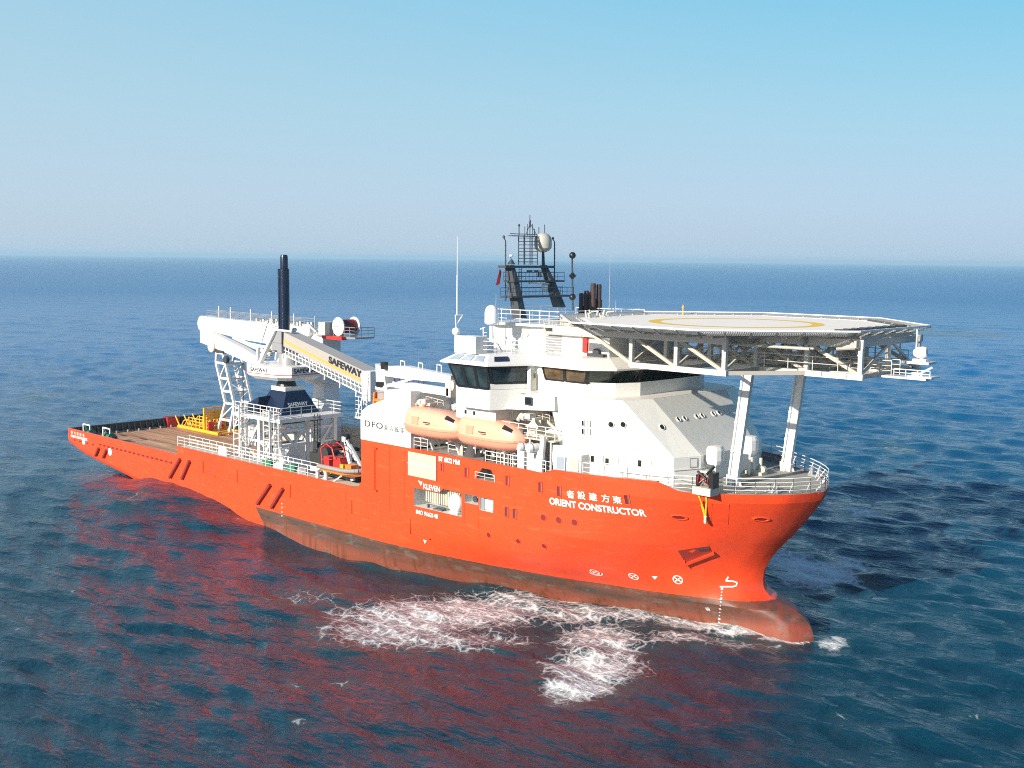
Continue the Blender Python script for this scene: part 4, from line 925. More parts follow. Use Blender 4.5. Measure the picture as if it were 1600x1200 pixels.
for s in (-1, 1):
    b, t = (PZ(1147, 757, 12.1), PZ(1172, 577, 21.75)) if s < 0 else (PZ(1230, 735, 12.1), PY(1256, 566, 4.6))
    m2 = MB(); m2.beam(b, t, .42, .62, up=(1, 0, 0)); m2.beam(b, b.lerp(t, .07), .6, .8, up=(1, 0, 0))
    for dx, dy in ((.5, 0), (-.5, 0), (0, .45), (0, -.45)): m2.extr([b+Vector((dx*.4, dy*.4, 0)), b+Vector((dx*1.4, dy*1.4, 0)), b+Vector((dx*.5, dy*.5, .8))], Vector((-dy, dx, 0)).normalized()*.06)
    L = m2.build('helideck_leg', 'white_steel', SHIP)
    m2 = MB(); o = Vector((-.42, -.28, 0)); m2.path([b+o+Vector((0, 0, .1)), b.lerp(t, .93)+o, t+Vector((-1.0, -.7, .3))], .10, 8); m2.tube(b+o, b+o+Vector((0, 0, .8)), .15)
    for k in (.3, .55, .8): c = b.lerp(t, k)+o; m2.tube(c-Vector((0, 0, .1)), c+Vector((0, 0, .1)), .14)
    m2.build('leg_pipe', 'white_steel', L, smooth=True)

# ------------------------------------------------------------------ foredeck fittings
def vent(u, v, z):
    p = PX(u, v, 99.9); z = p.z; m2 = MB()
    pr = [(-.55, -.45), (.5, -.45), (.62, -.1), (.62, .1), (.5, .45), (-.55, .45)]
    m2.loft([[(p.x+x*.8, p.y+y*1.0, z-.75) for x, y in pr], [(p.x+x, p.y+y*1.2, z-.4) for x, y in pr], [(p.x+x, p.y+y*1.2, z+.45) for x, y in pr], [(p.x+x*.75, p.y+y, z+.75) for x, y in pr]])
    m2.tube((p.x+.2, p.y-.3, z-.7), (p.x+.3, p.y-.5, 12.2), .09); m2.build('ventilation_head', 'white_steel', SHIP, smooth=False)
vent(1118, 711, 13.9); vent(1172, 695, 14.0)
c = PZ(1182, 741, 12.1); m2 = MB(); m2.box(c.x-1.0, c.x+.7, c.y-.35, c.y+.5, 12.1, 12.35)
for dx, dy in ((-.5, 0), (.2, 0.3)): m2.tube((c.x+dx, c.y+dy, 12.3), (c.x+dx, c.y+dy, 13.5), .13)
m2.lathe([(.3, 0), (.3, .35)], (c.x+.5, c.y, 12.55), 14, (0, 1, 0)); m2.build('mooring_bollard', 'cream', SHIP)
for (x, y) in ((104.2, 5.6), (105.3, -3.1)):
    m2 = MB(); m2.box(x-.6, x+.6, y-.25, y+.25, 12.1, 12.22)
    for d in (-.35, .35): m2.lathe([(.16, 0), (.16, .5), (.2, .52), (.2, .6)], (x+d, y, 12.2), 12)
    m2.build('mooring_bollard', 'drum_grey', SHIP, smooth=True)
c = PZ(1098, 770, 12.3); m2 = MB(); m2.box(c.x-.9, c.x+.75, c.y-.1, c.y+1.1, 12.1, 12.7); m2.build('winch_bed', 'cream', SHIP)
W0 = thing('mooring_winch', 'small rusty dark red and black winch on its cream bed by the bow railing', 'winch', (c.x, c.y+.5, 12.7))
m2 = MB(); m2.lathe([(.5, 0), (.5, .08), (.26, .1), (.26, .9), (.5, .92), (.5, 1.0)], (c.x-.55, c.y+.5, 13.25), 18, (1, 0, 0)); m2.build('drum', 'dark_red', W0, smooth=True)
m2 = MB(); m2.box(c.x+.45, c.x+.85, c.y+.1, c.y+.9, 12.7, 13.9); m2.box(c.x-.8, c.x-.6, c.y+.2, c.y+.8, 12.7, 13.6); m2.tube((c.x-.3, c.y+.8, 13.5), (c.x+.4, c.y+.9, 14.3), .12); m2.tube((c.x+.3, c.y, 13.4), (c.x-.6, c.y+.1, 13.9), .1); m2.build('gearbox', 'black', W0)
m2 = MB()
for k in range(18): t = rnd.random()*6.28; m2.tube((c.x-.4+rnd.random()*.8, c.y+.5+math.cos(t)*.45, 13.25+math.sin(t)*.45), (c.x-.4+rnd.random()*.8, c.y+.5+math.cos(t+1)*.5, 13.25+math.sin(t+1)*.5), .045, n=5)
m2.build('hoses', 'tube_grey', W0)
m2 = MB(); m2.box(c.x-1.2, c.x-.4, c.y+1.4, c.y+2.2, 12.1, 13.7); m2.build('winch_post', 'cream', SHIP)
# yellow slings hanging over the side
SL = thing('lifting_sling', 'bright yellow webbing slings hanging over the red bow flare below the winch', 'sling', (c.x, c.y, 12.2))
bot = hull_pt(1105, 808)+Vector((0, -.25, 0)); t1 = hull_pt(1092, 773)+Vector((0, -.12, .15)); t2 = hull_pt(1105, 774)+Vector((0, -.12, .15))
m2 = MB(); m2.beam(t1, bot, .05, .16, up=(1, 0, 0)); m2.beam(t1+Vector((.25, -.02, -.5)), bot+Vector((.02, -.03, .3)), .04, .12, up=(1, 0, 0)); m2.build('strap', 'sling_yellow', SL)
m2 = MB(); m2.beam(t2, bot, .05, .15, up=(1, 0, 0)); m2.build('strap', 'sling_yellow', SL)
m2 = MB(); m2.lathe([(.05, -.5), (.14, -.35), (.12, 0), (.16, .1), (.05, .25)], bot, 10); m2.build('shackle', 'cream', SL, smooth=True)

# ------------------------------------------------------------------ starboard boat deck
m2 = MB(); m2.box(82.6, 88.8, -10.4, -7.2, 14.85, 14.95); BD = m2.build('side_gallery', 'cream', SHIP)
m2 = MB(); rail(m2, [(82.6, -10.4, 14.95), (88.8, -10.3, 14.95)], 1.1, 3, 1.1, .03); rail(m2, [(82.6, -10.4, 12.1), (88.6, -10.5, 12.1)], 1.1, 3, 1.2, .03)
for x in (83, 86, 88.4): m2.tube((x, -10.35, 12.1), (x, -10.35, 14.9), .07)
m2.build('railing', 'white_steel', BD)
m2 = MB()   # stair up to the bridge deck
for s in (-7.4, -8.3): m2.beam((88.2, s, 14.95), (84.4, s, 17.2), .05, .25)
for k in range(10): x = 88.0-k*.38; m2.box(x-.14, x+.14, -8.3, -7.4, 15.1+k*.225, 15.13+k*.225)
m2.build('stairway', 'cream', BD)
for k, x in enumerate((85.6, 87.6, 88.3)): flat_window(HOUSE, (x, -7.2, 16.6), (1, 0, 0), (0, 0, 1), .3, .5)
m2 = MB()
for x in (76.6, 80.4, 83.0): m2.box(x, x+.5, -7.22, -7.2, 12.9, 14.6)
m2.build('house_door', 'cream', HOUSE)
# long white side post and its triangular foot
a = PY(848, 678, -10.9); b = PY(843, 738, -10.9)
m2 = MB(); m2.beam((a.x, -10.8, 15.4), (b.x, -10.8, 12.1), .3, .42); m2.extr([(b.x-.9, -10.9, 12.15), (b.x+.3, -10.9, 12.15), (b.x+.1, -10.9, 14.1), (b.x-.2, -10.9, 14.1)], (0, .2, 0)); m2.build('davit_post', 'white_steel', SHIP)
m2 = MB(); rail(m2, [(71.5, -10.7, 12.3), (73.4, -10.7, 12.3)], 1.05, 3, 1.0, .03); rail(m2, [(74.6, -9.2, 12.1), (78.2, -9.2, 12.1)], 1.15, 3, 1.6, .035); rail(m2, [(80.8, -10.5, 12.1), (83.6, -10.5, 12.1)], 1.1, 3, 1.2, .035); rail(m2, [(84.5, -10.85, 12.3), (88.3, -10.85, 12.3)], 1.0, 3, 1.2, .035)
m2.build('boat_deck_railing', 'white_steel', SHIP)
for (u, v) in ((678, 690), (752, 704), (819, 709)):
    p = PZ(u, v, 12.1); m2 = MB(); m2.box(p.x-.3, p.x+.3, p.y, p.y+.5, 12.1, 13.3); m2.lathe([(.35, 0), (.35, .12)], (p.x, p.y-.02, 12.7), 14, (0, -1, 0)); m2.tube((p.x-.35, p.y, 12.1), (p.x-.35, p.y, 13.4), .08); m2.build('davit_winch', 'white_steel', SHIP)
CV = thing('covered_winch', 'equipment under a dark grey tarpaulin standing below the two lifeboats', 'winch', tuple(PZ(738, 713, 12.1)))
p = PZ(738, 713, 12.1); m2 = MB(); ring = []
for z, s in ((0, 1.0), (.35, .92), (.75, .72), (1.1, .42), (1.22, .15)): ring.append([(p.x+math.cos(t)*.85*s*(1+.12*math.sin(5*t)), p.y+math.sin(t)*.7*s*(1+.1*math.cos(4*t)), 12.1+z) for t in np.linspace(0, 2*math.pi, 22)[:-1]])
m2.loft(ring); m2.build('tarpaulin', 'tarp', CV, smooth=True)
m2 = MB(); m2.box(p.x-1.3, p.x-.85, p.y-.4, p.y+.4, 12.1, 12.95); m2.build('cover_box', 'dome_grey', CV)
for i, (u, v, lab) in enumerate(((820, 697, 'white liferaft canister lying left of its neighbour beside the starboard side post'), (835, 700, 'white liferaft canister touching the white side post, nearer the bow'))):
    p = PY(u, v, -10.2); T = thing('liferaft_canister', lab, 'liferaft', (p.x, p.y, p.z-.4), 'liferaft canisters on the boat deck')
    m2 = MB(); m2.lathe([(.1, -.75), (.36, -.68), (.4, -.4), (.4, .4), (.36, .68), (.1, .75)], p, 16, (.25, 1, 0)); m2.build('canister', 'dome_white', T, smooth=True)
    m2 = MB()
    for d in (-.35, .35): m2.lathe([(.42, -.04), (.42, .04)], p+Vector((.25, 1, 0)).normalized()*d, 16, (.25, 1, 0))
    m2.build('strap', 'drum_grey', T)
    m2 = MB(); m2.box(p.x-.4, p.x+.4, p.y-.5, p.y+.6, 12.1, p.z-.38) ; m2.build('raft_cradle', 'white_steel', SHIP)
rb = MB()
for k in range(46):
    x = 83.2+rnd.random()*5; y = -10.3+rnd.random()*2; z = 12.1+rnd.random()*1.2; w = .1+rnd.random()*.25; rb.box(x, x+w, y, y+w, z-.0, z+.1+rnd.random()*.35)
rb.build('deck_machinery', 'drum_grey', SHIP)
rb = MB()
for k in range(20):
    x = 79+rnd.random()*9; y = -10.3+rnd.random()*1.5; rb.tube((x, y, 12.1), (x+rnd.uniform(-.2, .2), y, 12.7+rnd.random()*.7), .04+rnd.random()*.06)
rb.build('deck_pipework', 'rubber', SHIP)
rb = MB(); rb.box(83.0, 86.2, -9.9, -8.6, 15.0, 15.5); rb.box(84.2, 87.9, -10.1, -9.6, 15.05, 15.3); rb.box(83.2, 84.2, -9.5, -8.9, 13.0, 14.0)
rb.build('gallery_stores', 'cream', SHIP)

# lifeboats
LBc = (74.35, -10.15, 13.35)
LB = thing('lifeboat', 'enclosed salmon-orange lifeboat nearer the stern, hanging beside the white casing', 'lifeboat', LBc, 'enclosed lifeboats in their davits')
def boat_ring(s, lower):
    x = LBc[0]+s*3.9; w = 1.48*max(.03, 1-abs(s)**(9 if s < 0 else 3.4))**.5; pts = []
    zk = LBc[2]+0.1+.55*max(0, s)**3+.35*max(0, -s)**6; zg = LBc[2]+1.18+.10*s*s
    ft = max(.0, 1-abs(s)**14)**.5 if s < -.1 else (1-.60*max(0, (s+.1)/1.1)**2.4)*max(0, 1-max(0, s)**16)**.5
    top = zg+.08+1.62*ft
    if lower:
        for t in np.linspace(0, math.pi, 13): pts.append((x, LBc[1]-w*(1.02 if abs(math.cos(t)) > .9 else 1.0)*math.cos(t)*(.55+.45*abs(math.cos(t))), zg-(zg-zk)*abs(math.sin(t))**.6))
    else:
        for t in np.linspace(0, math.pi, 17):
            cc = math.cos(t); pts.append((x, LBc[1]-w*.97*(abs(cc)**.55)*(1 if cc > 0 else -1), zg+(top-zg)*math.sin(t)**.75))
    return pts
ss = [-1, -.995, -.98, -.95, -.9, -.8, -.6, -.4, -.2, 0, .2, .4, .58, .74, .86, .94, .98, 1]
m2 = MB(); m2.loft([boat_ring(s, True) for s in ss], close=True); m2.build('boat_hull', 'lifeboat_pale', LB, smooth=True)
m2 = MB(); m2.loft([boat_ring(s, False) for s in ss], close=True); CN = m2.build('canopy', 'lifeboat_orange', LB, smooth=True)
for sg in (1, -1):
    m2 = MB(); P = []
    for s in ss: r = boat_ring(s, True); P.append(Vector(r[0] if sg > 0 else r[-1])+Vector((0, -.04*sg, 0)))
    for a, b in zip(P[:-1], P[1:]): m2.beam(a, b, .12, .16)
    m2.build('gunwale', 'lifeboat_pale', LB)
m2 = MB(); m2.extr([(LBc[0]+2.0, LBc[1]-1.12, LBc[2]+2.2), (LBc[0]+2.95, LBc[1]-.95, LBc[2]+1.95), (LBc[0]+2.95, LBc[1]-.72, LBc[2]+2.15), (LBc[0]+2.05, LBc[1]-.85, LBc[2]+2.5)], (0.04, -.12, .12)); m2.build('window', 'black', LB)
m2 = MB(); m2.box(LBc[0]-.6, LBc[0]+.3, LBc[1]-1.5, LBc[1]-1.42, LBc[2]+1.72, LBc[2]+1.8); m2.box(LBc[0]-.3, LBc[0]+.3, LBc[1]-1.5, LBc[1]-1.42, LBc[2]+1.58, LBc[2]+1.63); m2.build('side_marking', 'text_dark', LB)
m2 = MB(); m2.box(LBc[0]+3.3, LBc[0]+3.7, LBc[1]-.35, LBc[1]+.35, LBc[2]+1.5, LBc[2]+2.3); m2.build('bow_hook', 'dark_deck', LB)
m2 = MB(); m2.box(LBc[0]-3.4, LBc[0]-3.1, LBc[1]-.15, LBc[1]+.15, LBc[2]+2.2, LBc[2]+2.75); m2.build('stern_hook', 'drum_grey', LB)
m2 = MB(); m2.extr([(LBc[0]-2.2, LBc[1]-1.44, LBc[2]+1.45), (LBc[0]-1.3, LBc[1]-1.44, LBc[2]+1.45), (LBc[0]-1.3, LBc[1]-1.38, LBc[2]+2.15), (LBc[0]-2.2, LBc[1]-1.38, LBc[2]+2.15)], (0, -.05, 0)); m2.build('hatch', 'lifeboat_pale', LB)
m2 = MB(); P_ = [(LBc[0]-3.2+k*.9, LBc[1]-1.0, LBc[2]+2.78-.02*k*k) for k in range(6)]; m2.path(P_, .035)
for k in P_: m2.tube(k, (k[0], k[1], k[2]-.25), .03)
m2.build('grab_line', 'dome_grey', LB)
m2 = MB(); m2.lathe([(.3, 0), (.34, .1), (.28, .42), (.1, .5)], (LBc[0]-2.4, LBc[1]+.1, LBc[2]+2.75), 14); m2.build('conning_dome', 'lifeboat_orange', LB, smooth=True)
LB2 = copy_tree(LB); LB2.location = (81.6, -10.15, 13.28)
LB2['label'] = 'enclosed salmon-orange lifeboat nearer the bow, hanging beside the open side stairs'
for x0 in (71.3, 77.6, 84.6):
    m2 = MB(); m2.path([(x0, -7.4, 12.1), (x0, -7.6, 15.6), (x0, -8.6, 16.6), (x0, -10.0, 16.75), (x0, -10.4, 16.3)], .17, 8)
    m2.box(x0-.3, x0+1.5, -9.9, -8.8, 16.35, 16.6); m2.tube((x0+.3, -10.1, 16.6), (x0+.6, -10.1, 16.6), .3, .3, 14); m2.box(x0+.5, x0+1.2, -10.2, -9.4, 16.5, 16.95); rail(m2, [(x0+.2, -9.2, 16.6), (x0+2.6, -9.2, 16.4)], .5, 2, .8, .025)
    m2.build('boat_davit', 'boom_grey', SHIP, smooth=False)
for x in (72.6, 76.2, 79.8, 83.3):
    m2 = MB(); m2.beam((x, -9.2, 12.1), (x, -9.8, 13.5), .2, .3); m2.box(x-.12, x+.12, -10.9, -9.3, 13.3, 13.45); m2.build('boat_cradle', 'white_steel', SHIP)

# ------------------------------------------------------------------ rescue boat, its davit and the reel behind
RBc = (60.0, -9.9, 7.75)
RB = thing('rescue_boat', 'open orange rescue boat with grey inflated collar beside the casing opening', 'boat', (RBc[0], RBc[1], RBc[2]))
def collar(s, off=0):
    P = []
    for t in np.linspace(-1, 1, 21): x = RBc[0]+t*3.1; w = 1.05*max(0.0, 1-max(0, t)**3)**.6*(1 if t > -1 else 1); P.append(Vector((x, RBc[1]-s*w, RBc[2]+.95+.32*max(0, -(-t))**2*.6+off)))
    return P
m2 = MB()
for s in (1, -1): m2.path(collar(s), .24, 10)
m2.build('collar', 'tube_grey', RB, smooth=True)
m2 = MB(); rr = []
for t in np.linspace(-1, 1, 17):
    x = RBc[0]+t*3.0; w = .98*max(0.01, 1-max(0, t)**3)**.6; zk = RBc[2]+.1+.55*max(0, t)**2; zt = RBc[2]+.85
    rr.append([(x, RBc[1]-w, zt), (x, RBc[1]-w*.9, zk+.35), (x, RBc[1], zk), (x, RBc[1]+w*.9, zk+.35), (x, RBc[1]+w, zt)])
m2.loft(rr); m2.build('boat_hull', 'bright_orange', RB, smooth=True)
m2 = MB(); m2.box(RBc[0]-1.4, RBc[0]-.3, RBc[1]-.45, RBc[1]+.45, RBc[2]+.9, RBc[2]+2.0); m2.extr([(RBc[0]-.3, RBc[1]-.45, RBc[2]+.9), (RBc[0]+.2, RBc[1]-.45, RBc[2]+.9), (RBc[0]-.3, RBc[1]-.45, RBc[2]+1.9)], (0, .9, 0)); m2.build('console', 'red_paint', RB)
m2 = MB(); m2.box(RBc[0]+.6, RBc[0]+1.6, RBc[1]-.5, RBc[1]+.5, RBc[2]+.9, RBc[2]+1.5); m2.build('seat_pod', 'bright_orange', RB)
m2 = MB(); m2.box(RBc[0]-.1, RBc[0]+.45, RBc[1]-.6, RBc[1]-.3, RBc[2]+.95, RBc[2]+1.45); m2.build('seat', 'yellow_paint', RB)
m2 = MB()
for y in (-.7, .7): m2.path([(RBc[0]-2.9, RBc[1]+y, RBc[2]+1.0), (RBc[0]-3.1, RBc[1]+y, RBc[2]+2.7), (RBc[0]-2.2, RBc[1]+y, RBc[2]+3.3), (RBc[0]-1.2, RBc[1]+y, RBc[2]+2.9), (RBc[0]-.8, RBc[1]+y, RBc[2]+1.9)], .06)
for k in range(5): x = RBc[0]-3+k*.45; m2.tube((x, RBc[1]-.7, RBc[2]+2.8+.4*math.sin(k*.8)), (x, RBc[1]+.7, RBc[2]+2.8+.4*math.sin(k*.8)), .05)
m2.tube((RBc[0]-2.9, RBc[1]-.7, RBc[2]+1.6), (RBc[0]-1.2, RBc[1]-.7, RBc[2]+1.8), .05); m2.box(RBc[0]-2.9, RBc[0]-2.0, RBc[1]-.5, RBc[1]+.5, RBc[2]+1.0, RBc[2]+1.9); m2.build('roll_cage', 'red_paint', RB)
m2 = MB()
for x in (57.7, 59.6): m2.beam((x-1.0, -10.6, 7.05), (x+.5, -9.8, 8.3), .3, .12)
m2.box(57, 64, -10.8, -9.0, 6.98, 7.05); m2.build('boat_skid', 'boom_grey', SHIP)
DV = MB(); a = Vector((57.7, -8.0, 11.2)); DV.beam((58.9, -8.0, 7.0), a, .3, .42); DV.beam((61.6, -8.0, 7.2), a, .3, .45); DV.box(57.4, 58.0, -8.3, -7.7, 11.0, 11.5); DV.beam((58.3, -8, 8.9), (60.1, -8, 8.9), .12); DV.build('rescue_boat_davit', 'white_steel', SHIP)
m2 = MB(); m2.lathe([(.3, 0), (.3, .4)], (57.9, -8.2, 11.5), 12, (0, 1, 0)); m2.tube((58.0, -8.0, 11.5), (58.4, -8.0, 10.9), .12); m2.build('davit_hook', 'black', SHIP)
mm = MB(); rn2 = random.Random(11)
for k in range(40):
    x = 47+rn2.random()*8; y = -5+rn2.random()*3; z = 7.0+rn2.random()*1.8; mm.box(x, x+.3+rn2.random()*1.1, y, y+.5, z, z+.15+rn2.random()*.5)
mm.box(47.5, 55, -5.2, -3, 5.0, 8.3); mm.lathe([(1.0, 0), (1.0, 1.6)], (50.5, -5.6, 8.4), 20, (0, 1, 0)); mm.build('hose_reel_unit', 'rubber', SHIP)
m2 = MB(); m2.lathe([(.55, 0), (.6, .1), (.6, 5.4), (.55, 5.6)], (56.5, -3.0, 9.2), 14, (1, .05, .05)); m2.build('hose_drum', 'dark_red', SHIP)

# ------------------------------------------------------------------ deck crane on the casing
DC = thing('deck_crane', 'small white knuckle-boom crane on the white casing, boom lying level towards the bridge', 'crane', (65.4, -9.0, 15.4))
m2 = MB(); m2.lathe([(.85, -.9), (.85, 1.35), (.95, 1.4), (.95, 1.6)], (65.4, -9.0, 15.6), 24); m2.build('pedestal', 'tube_grey', DC, smooth=True)  # pedestal painted a darker grey that stands in for its shading
m2 = MB(); m2.box(64.6, 66.3, -9.7, -8.3, 17.2, 17.5); m2.extr([(64.5, -9.5, 17.5), (66.0, -9.5, 17.5), (65.6, -9.5, 19.4), (64.4, -9.5, 19.7)], (0, 1.0, 0)); m2.build('crane_head', 'white_steel', DC)
m2 = MB(); m2.loft([[(64.9, -9.45, 18.6), (64.9, -8.55, 18.6), (64.9, -8.55, 19.5), (64.9, -9.45, 19.5)], [(68.5, -9.5, 18.55), (68.5, -8.5, 18.55), (68.5, -8.5, 19.75), (68.5, -9.5, 19.75)], [(75.0, -9.4, 18.65), (75.0, -8.6, 18.65), (75.0, -8.6, 19.35), (75.0, -9.4, 19.35)]]); m2.build('main_boom', 'white_steel', DC)
m2 = MB(); m2.loft([[(66.4, -9.75, 17.7), (66.4, -9.35, 17.7), (66.4, -9.35, 17.9), (66.4, -9.75, 17.9)], [(70, -9.8, 17.55), (70, -9.35, 17.55), (70, -9.35, 18.3), (70, -9.8, 18.3)], [(75.2, -9.8, 17.5), (75.2, -9.3, 17.5), (75.2, -9.3, 18.2), (75.2, -9.8, 18.2)]]); m2.build('knuckle_jib', 'white_steel', DC)
m2 = MB(); m2.lathe([(.35, 0), (.6, .05), (.6, 1.2), (.35, 1.25)], (75.2, -9.7, 18.5), 16, (0, 1, 0)); m2.box(74.9, 75.5, -9.8, -8.7, 17.4, 19.4); m2.build('knuckle_joint', 'boom_grey', DC)
m2 = MB(); m2.tube((65.8, -9.6, 17.5), (69.6, -9.3, 18.6), .14); m2.tube((67.2, -9.6, 18.1), (69.0, -9.9, 17.8), .1); m2.build('luffing_cylinder', 'dome_white', DC)
for k in range(3):
    m2 = MB(); x = 67.6+k*2.6; m2.path([(x, -9, 19.5), (x, -9, 20.2), (x+.6, -9, 20.15), (x+.6, -9, 19.5)], .05); m2.build('boom_hoop', 'white_steel', DC)
m2 = MB(); m2.box(65.7, 66.3, -9.95, -9.5, 19.3, 20.0); m2.box(64.9, 65.7, -9.9, -9.4, 17.5, 18.0); m2.build('winch', 'black', DC)
m2 = MB()
for k in range(7): m2.beam((67.2+k*.7, -9.4, 18.55), (66.9+k*.7, -9.4, 17.7), .07)
m2.tube((66.5, -9.3, 17.9), (71, -9.3, 17.9), .07); m2.build('hydraulic_hoses', 'dark_red', DC)
m2 = MB(); 
for t in (-2.9, -2.7, -2.5, -.55, -.35, -.15):
    m2.tube((65.4+1.3*math.cos(t), -9+1.3*math.sin(t), 14.9), (65.4+1.1*math.cos(t+.1), -9+1.2*math.sin(t+.1), 16.9), .11)
m2.lathe([(1.15, 0), (1.15, .22), (1.0, .22)], (65.4, -9, 16.1), 24); m2.build('hose_guard', 'bright_orange', DC)
m2 = MB(); m2.lathe([(.55, -.25), (.8, 0), (.55, .25), (.2, .3)], (75.6, -8.0, 16.5), 16, (0, 1, 0)); m2.box(75.0, 76.2, -8.6, -7.6, 15.3, 15.6); m2.build('hook_block', 'mast_dark', DC, smooth=True)

# ------------------------------------------------------------------ gangway tower
GW = thing('gangway_tower', 'tall motion-compensated gangway tower with dark navy column, white truss base and lettered grey boom', 'gangway', (36, 0, 5))
base = MB()
for x in (32, 36, 40):
    for y in (-4, 4): base.beam((x, y, 5.0), (x, y, 10.7), .5, .5)
for y in (-4, 4):
    for x0, x1 in ((32, 36), (36, 40)): base.beam((x0, y, 5.3), (x1, y, 10.3), .26, .26); base.beam((x1, y, 5.3), (x0, y, 8.0), .2, .2); base.beam((x0, y, 8.0), (x1, y, 8.0), .25, .25)
for x in (32, 40):
    for y0, y1 in ((-4, 0), (0, 4)): base.beam((x, y0, 5.3), (x, y1, 10.3), .26, .26); base.beam((x, y1, 5.3), (x, y0, 10.3), .2, .2)
    base.beam((x, 0, 5), (x, 0, 10.7), .4, .4); base.beam((x, -4, 7.8), (x, 4, 7.8), .25, .25)
for x in (32, 36, 40): base.beam((x, -4, 9.6), (x, 4, 9.6), .3, .3)
base.extr([(39.2, -4.35, 5.0), (42.0, -4.35, 5.0), (40.4, -4.35, 8.0), (39.7, -4.35, 8.0)], (0, .35, 0)); base.box(31, 41.5, -4.5, 4.5, 5.0, 5.12)
base.build('truss_base', 'white_steel', GW)
m2 = MB(); m2.box(31.4, 41.0, -4.6, 4.6, 10.7, 11.15); m2.build('base_platform', 'white_steel', GW)
m2 = MB(); rail(m2, [(31.5, -4.5, 11.15), (40.9, -4.5, 11.15)], 1.3, 3, 1.3, .045); rail(m2, [(40.9, -4.5, 11.15), (40.9, 4.5, 11.15), (31.5, 4.5, 11.15)], 1.3, 3, 1.5, .045); m2.build('platform_railing', 'white_steel', GW)
def caged(x, y, z0, z1, mat, r=.38):
    m2 = MB()
    for d in (-.22, .22): m2.tube((x, y+d, z0), (x, y+d, z1), .05)
    for k in range(int((z1-z0)/.3)): m2.tube((x, y-.22, z0+k*.3), (x, y+.22, z0+k*.3), .03, n=4)
    K = int((z1-z0-1.0)/.8)
    for k in range(K+1):
        z = z0+1.0+k*.8; P = [Vector((x+.05+r*2*math.sin(t)*.9, y+r*math.cos(t), z)) for t in np.linspace(0, math.pi, 7)]; m2.path(P, .035, 4)
    for t in np.linspace(.3, math.pi-.3, 4): m2.tube((x+.05+r*2*math.sin(t)*.9, y+r*math.cos(t), z0+1.0), (x+.05+r*2*math.sin(t)*.9, y+r*math.cos(t), z1), .03, n=4)
    return m2.build('caged_ladder', mat, GW)
caged(40.9, .6, 5.2, 11.4, 'mast_dark'); caged(33.3, -4.7, 5.2, 12.6, 'white_steel', .5); caged(40.1, -4.6, 5.2, 12.4, 'white_steel', .5)
for x, y in ((33.3, -5.0), (39.6, -5.0)):
    m2 = MB()
    for dx, dy in ((-.6, -.5), (.6, -.5), (.6, .5), (-.6, .5)): m2.beam((x+dx, y+dy, 5), (x+dx, y+dy, 12.3), .13)
    for k in range(9): 
        z = 5.6+k*.8
        for a, b in (((-.6, -.5), (.6, -.5)), ((.6, -.5), (.6, .5)), ((-.6, -.5), (-.6, .5))): m2.beam((x+a[0], y+a[1], z), (x+b[0], y+b[1], z+ (.35 if k % 2 else 0)), .08)
    m2.build('stair_tower', 'white_steel', GW)
m2 = MB(); m2.box(32.6, 34.4, -3.6, -2.4, 7.2, 9.4); m2.lathe([(.7, 0), (.7, 1.8)], (36.8, -2.6, 6.4), 16, (1, 0, 0)); m2.box(37.5, 39, -2, 1.5, 5.2, 7.6); m2.build('hydraulic_unit', 'dome_white', GW)
m2 = MB(); m2.box(34, 36, -1, 3, 5.2, 7.2); m2.box(33, 39, -3, 3, 10.2, 10.7); m2.build('pump_skid', 'mast_dark', GW)
# navy pedestal
m2 = MB(); m2.loft([[(33, -2.7, 11.15), (38.6, -2.7, 11.15), (38.6, 2.9, 11.15), (33, 2.9, 11.15)], [(34.3, -1.2, 13.9), (37.5, -1.2, 13.9), (37.5, 1.5, 13.9), (34.3, 1.5, 13.9)]]); PD = m2.build('pedestal', 'navy', GW)
m2 = MB(); m2.loft([[(31.6, -3.6, 11.15), (34.8, -3.6, 11.15), (34.8, 1.5, 11.15), (31.6, 1.5, 11.15)], [(32.0, -3.3, 12.1), (34.8, -3.3, 13.2), (34.8, 1.2, 13.2), (32.0, 1.2, 12.1)]]); m2.build('machinery_cover', 'navy', GW)
m2 = MB(); m2.box(34.5, 37.4, -1.3, 1.5, 13.9, 14.4); m2.build('pedestal_cap', 'white_steel', GW)
m2 = MB(); m2.lathe([(1.25, 14.4), (1.05, 15.0), (1.5, 15.6)], (35.8, 0, 0), 18); m2.build('slewing_neck', 'black', GW)
x0 = 38.35; lettering('maker_name', 'SAFEWAY', GW, 'text_white', lambda s_, t_: (38.62-(1.05+t_)*.351+.03, -1.5+s_, 12.15+t_), 2.9, 0.45, .02)
m2 = MB(); m2.beam((38.62-.9*.351+.03, -1.4, 12.02), (38.62-.9*.351+.03, 1.3, 12.02), .02, .05); m2.build('name_underline', 'stripe_red', GW)
# turntable skirt: long chamfered tray, its sides lettered
TP = [(30.6, -2.2), (33.2, -3.6), (38.3, -3.1), (39.6, -1.9), (39.6, 2.4), (38.2, 3.4), (32.5, 3.4), (30.6, 2.2)]
m2 = MB(); m2.loft([[(x, y, 15.3) for x, y in [(35.4+(a-35.4)*.8, b*.8) for a, b in TP]], [(x, y, 15.75) for x, y in TP], [(x, y, 17.0) for x, y in TP]]); TT_ = m2.build('turntable', 'white_steel', GW)
def on_seg(i, off, z):
    a = Vector((*TP[i], 0)); b = Vector((*TP[i+1], 0)); d = (b-a).normalized(); n = d.cross(Vector((0, 0, 1))); return lambda s_, t_: a+d*(off+s_)+n*.03+Vector((0, 0, z+t_))
lettering('maker_name', 'SAFEWAY', TT_, 'text_dark', on_seg(1, .3, 16.25), 3.2, .5, .015); lettering('maker_name', 'SAFEWAY', TT_, 'text_dark', on_seg(3, .3, 16.25), 3.6, .55, .03)
m2 = MB()
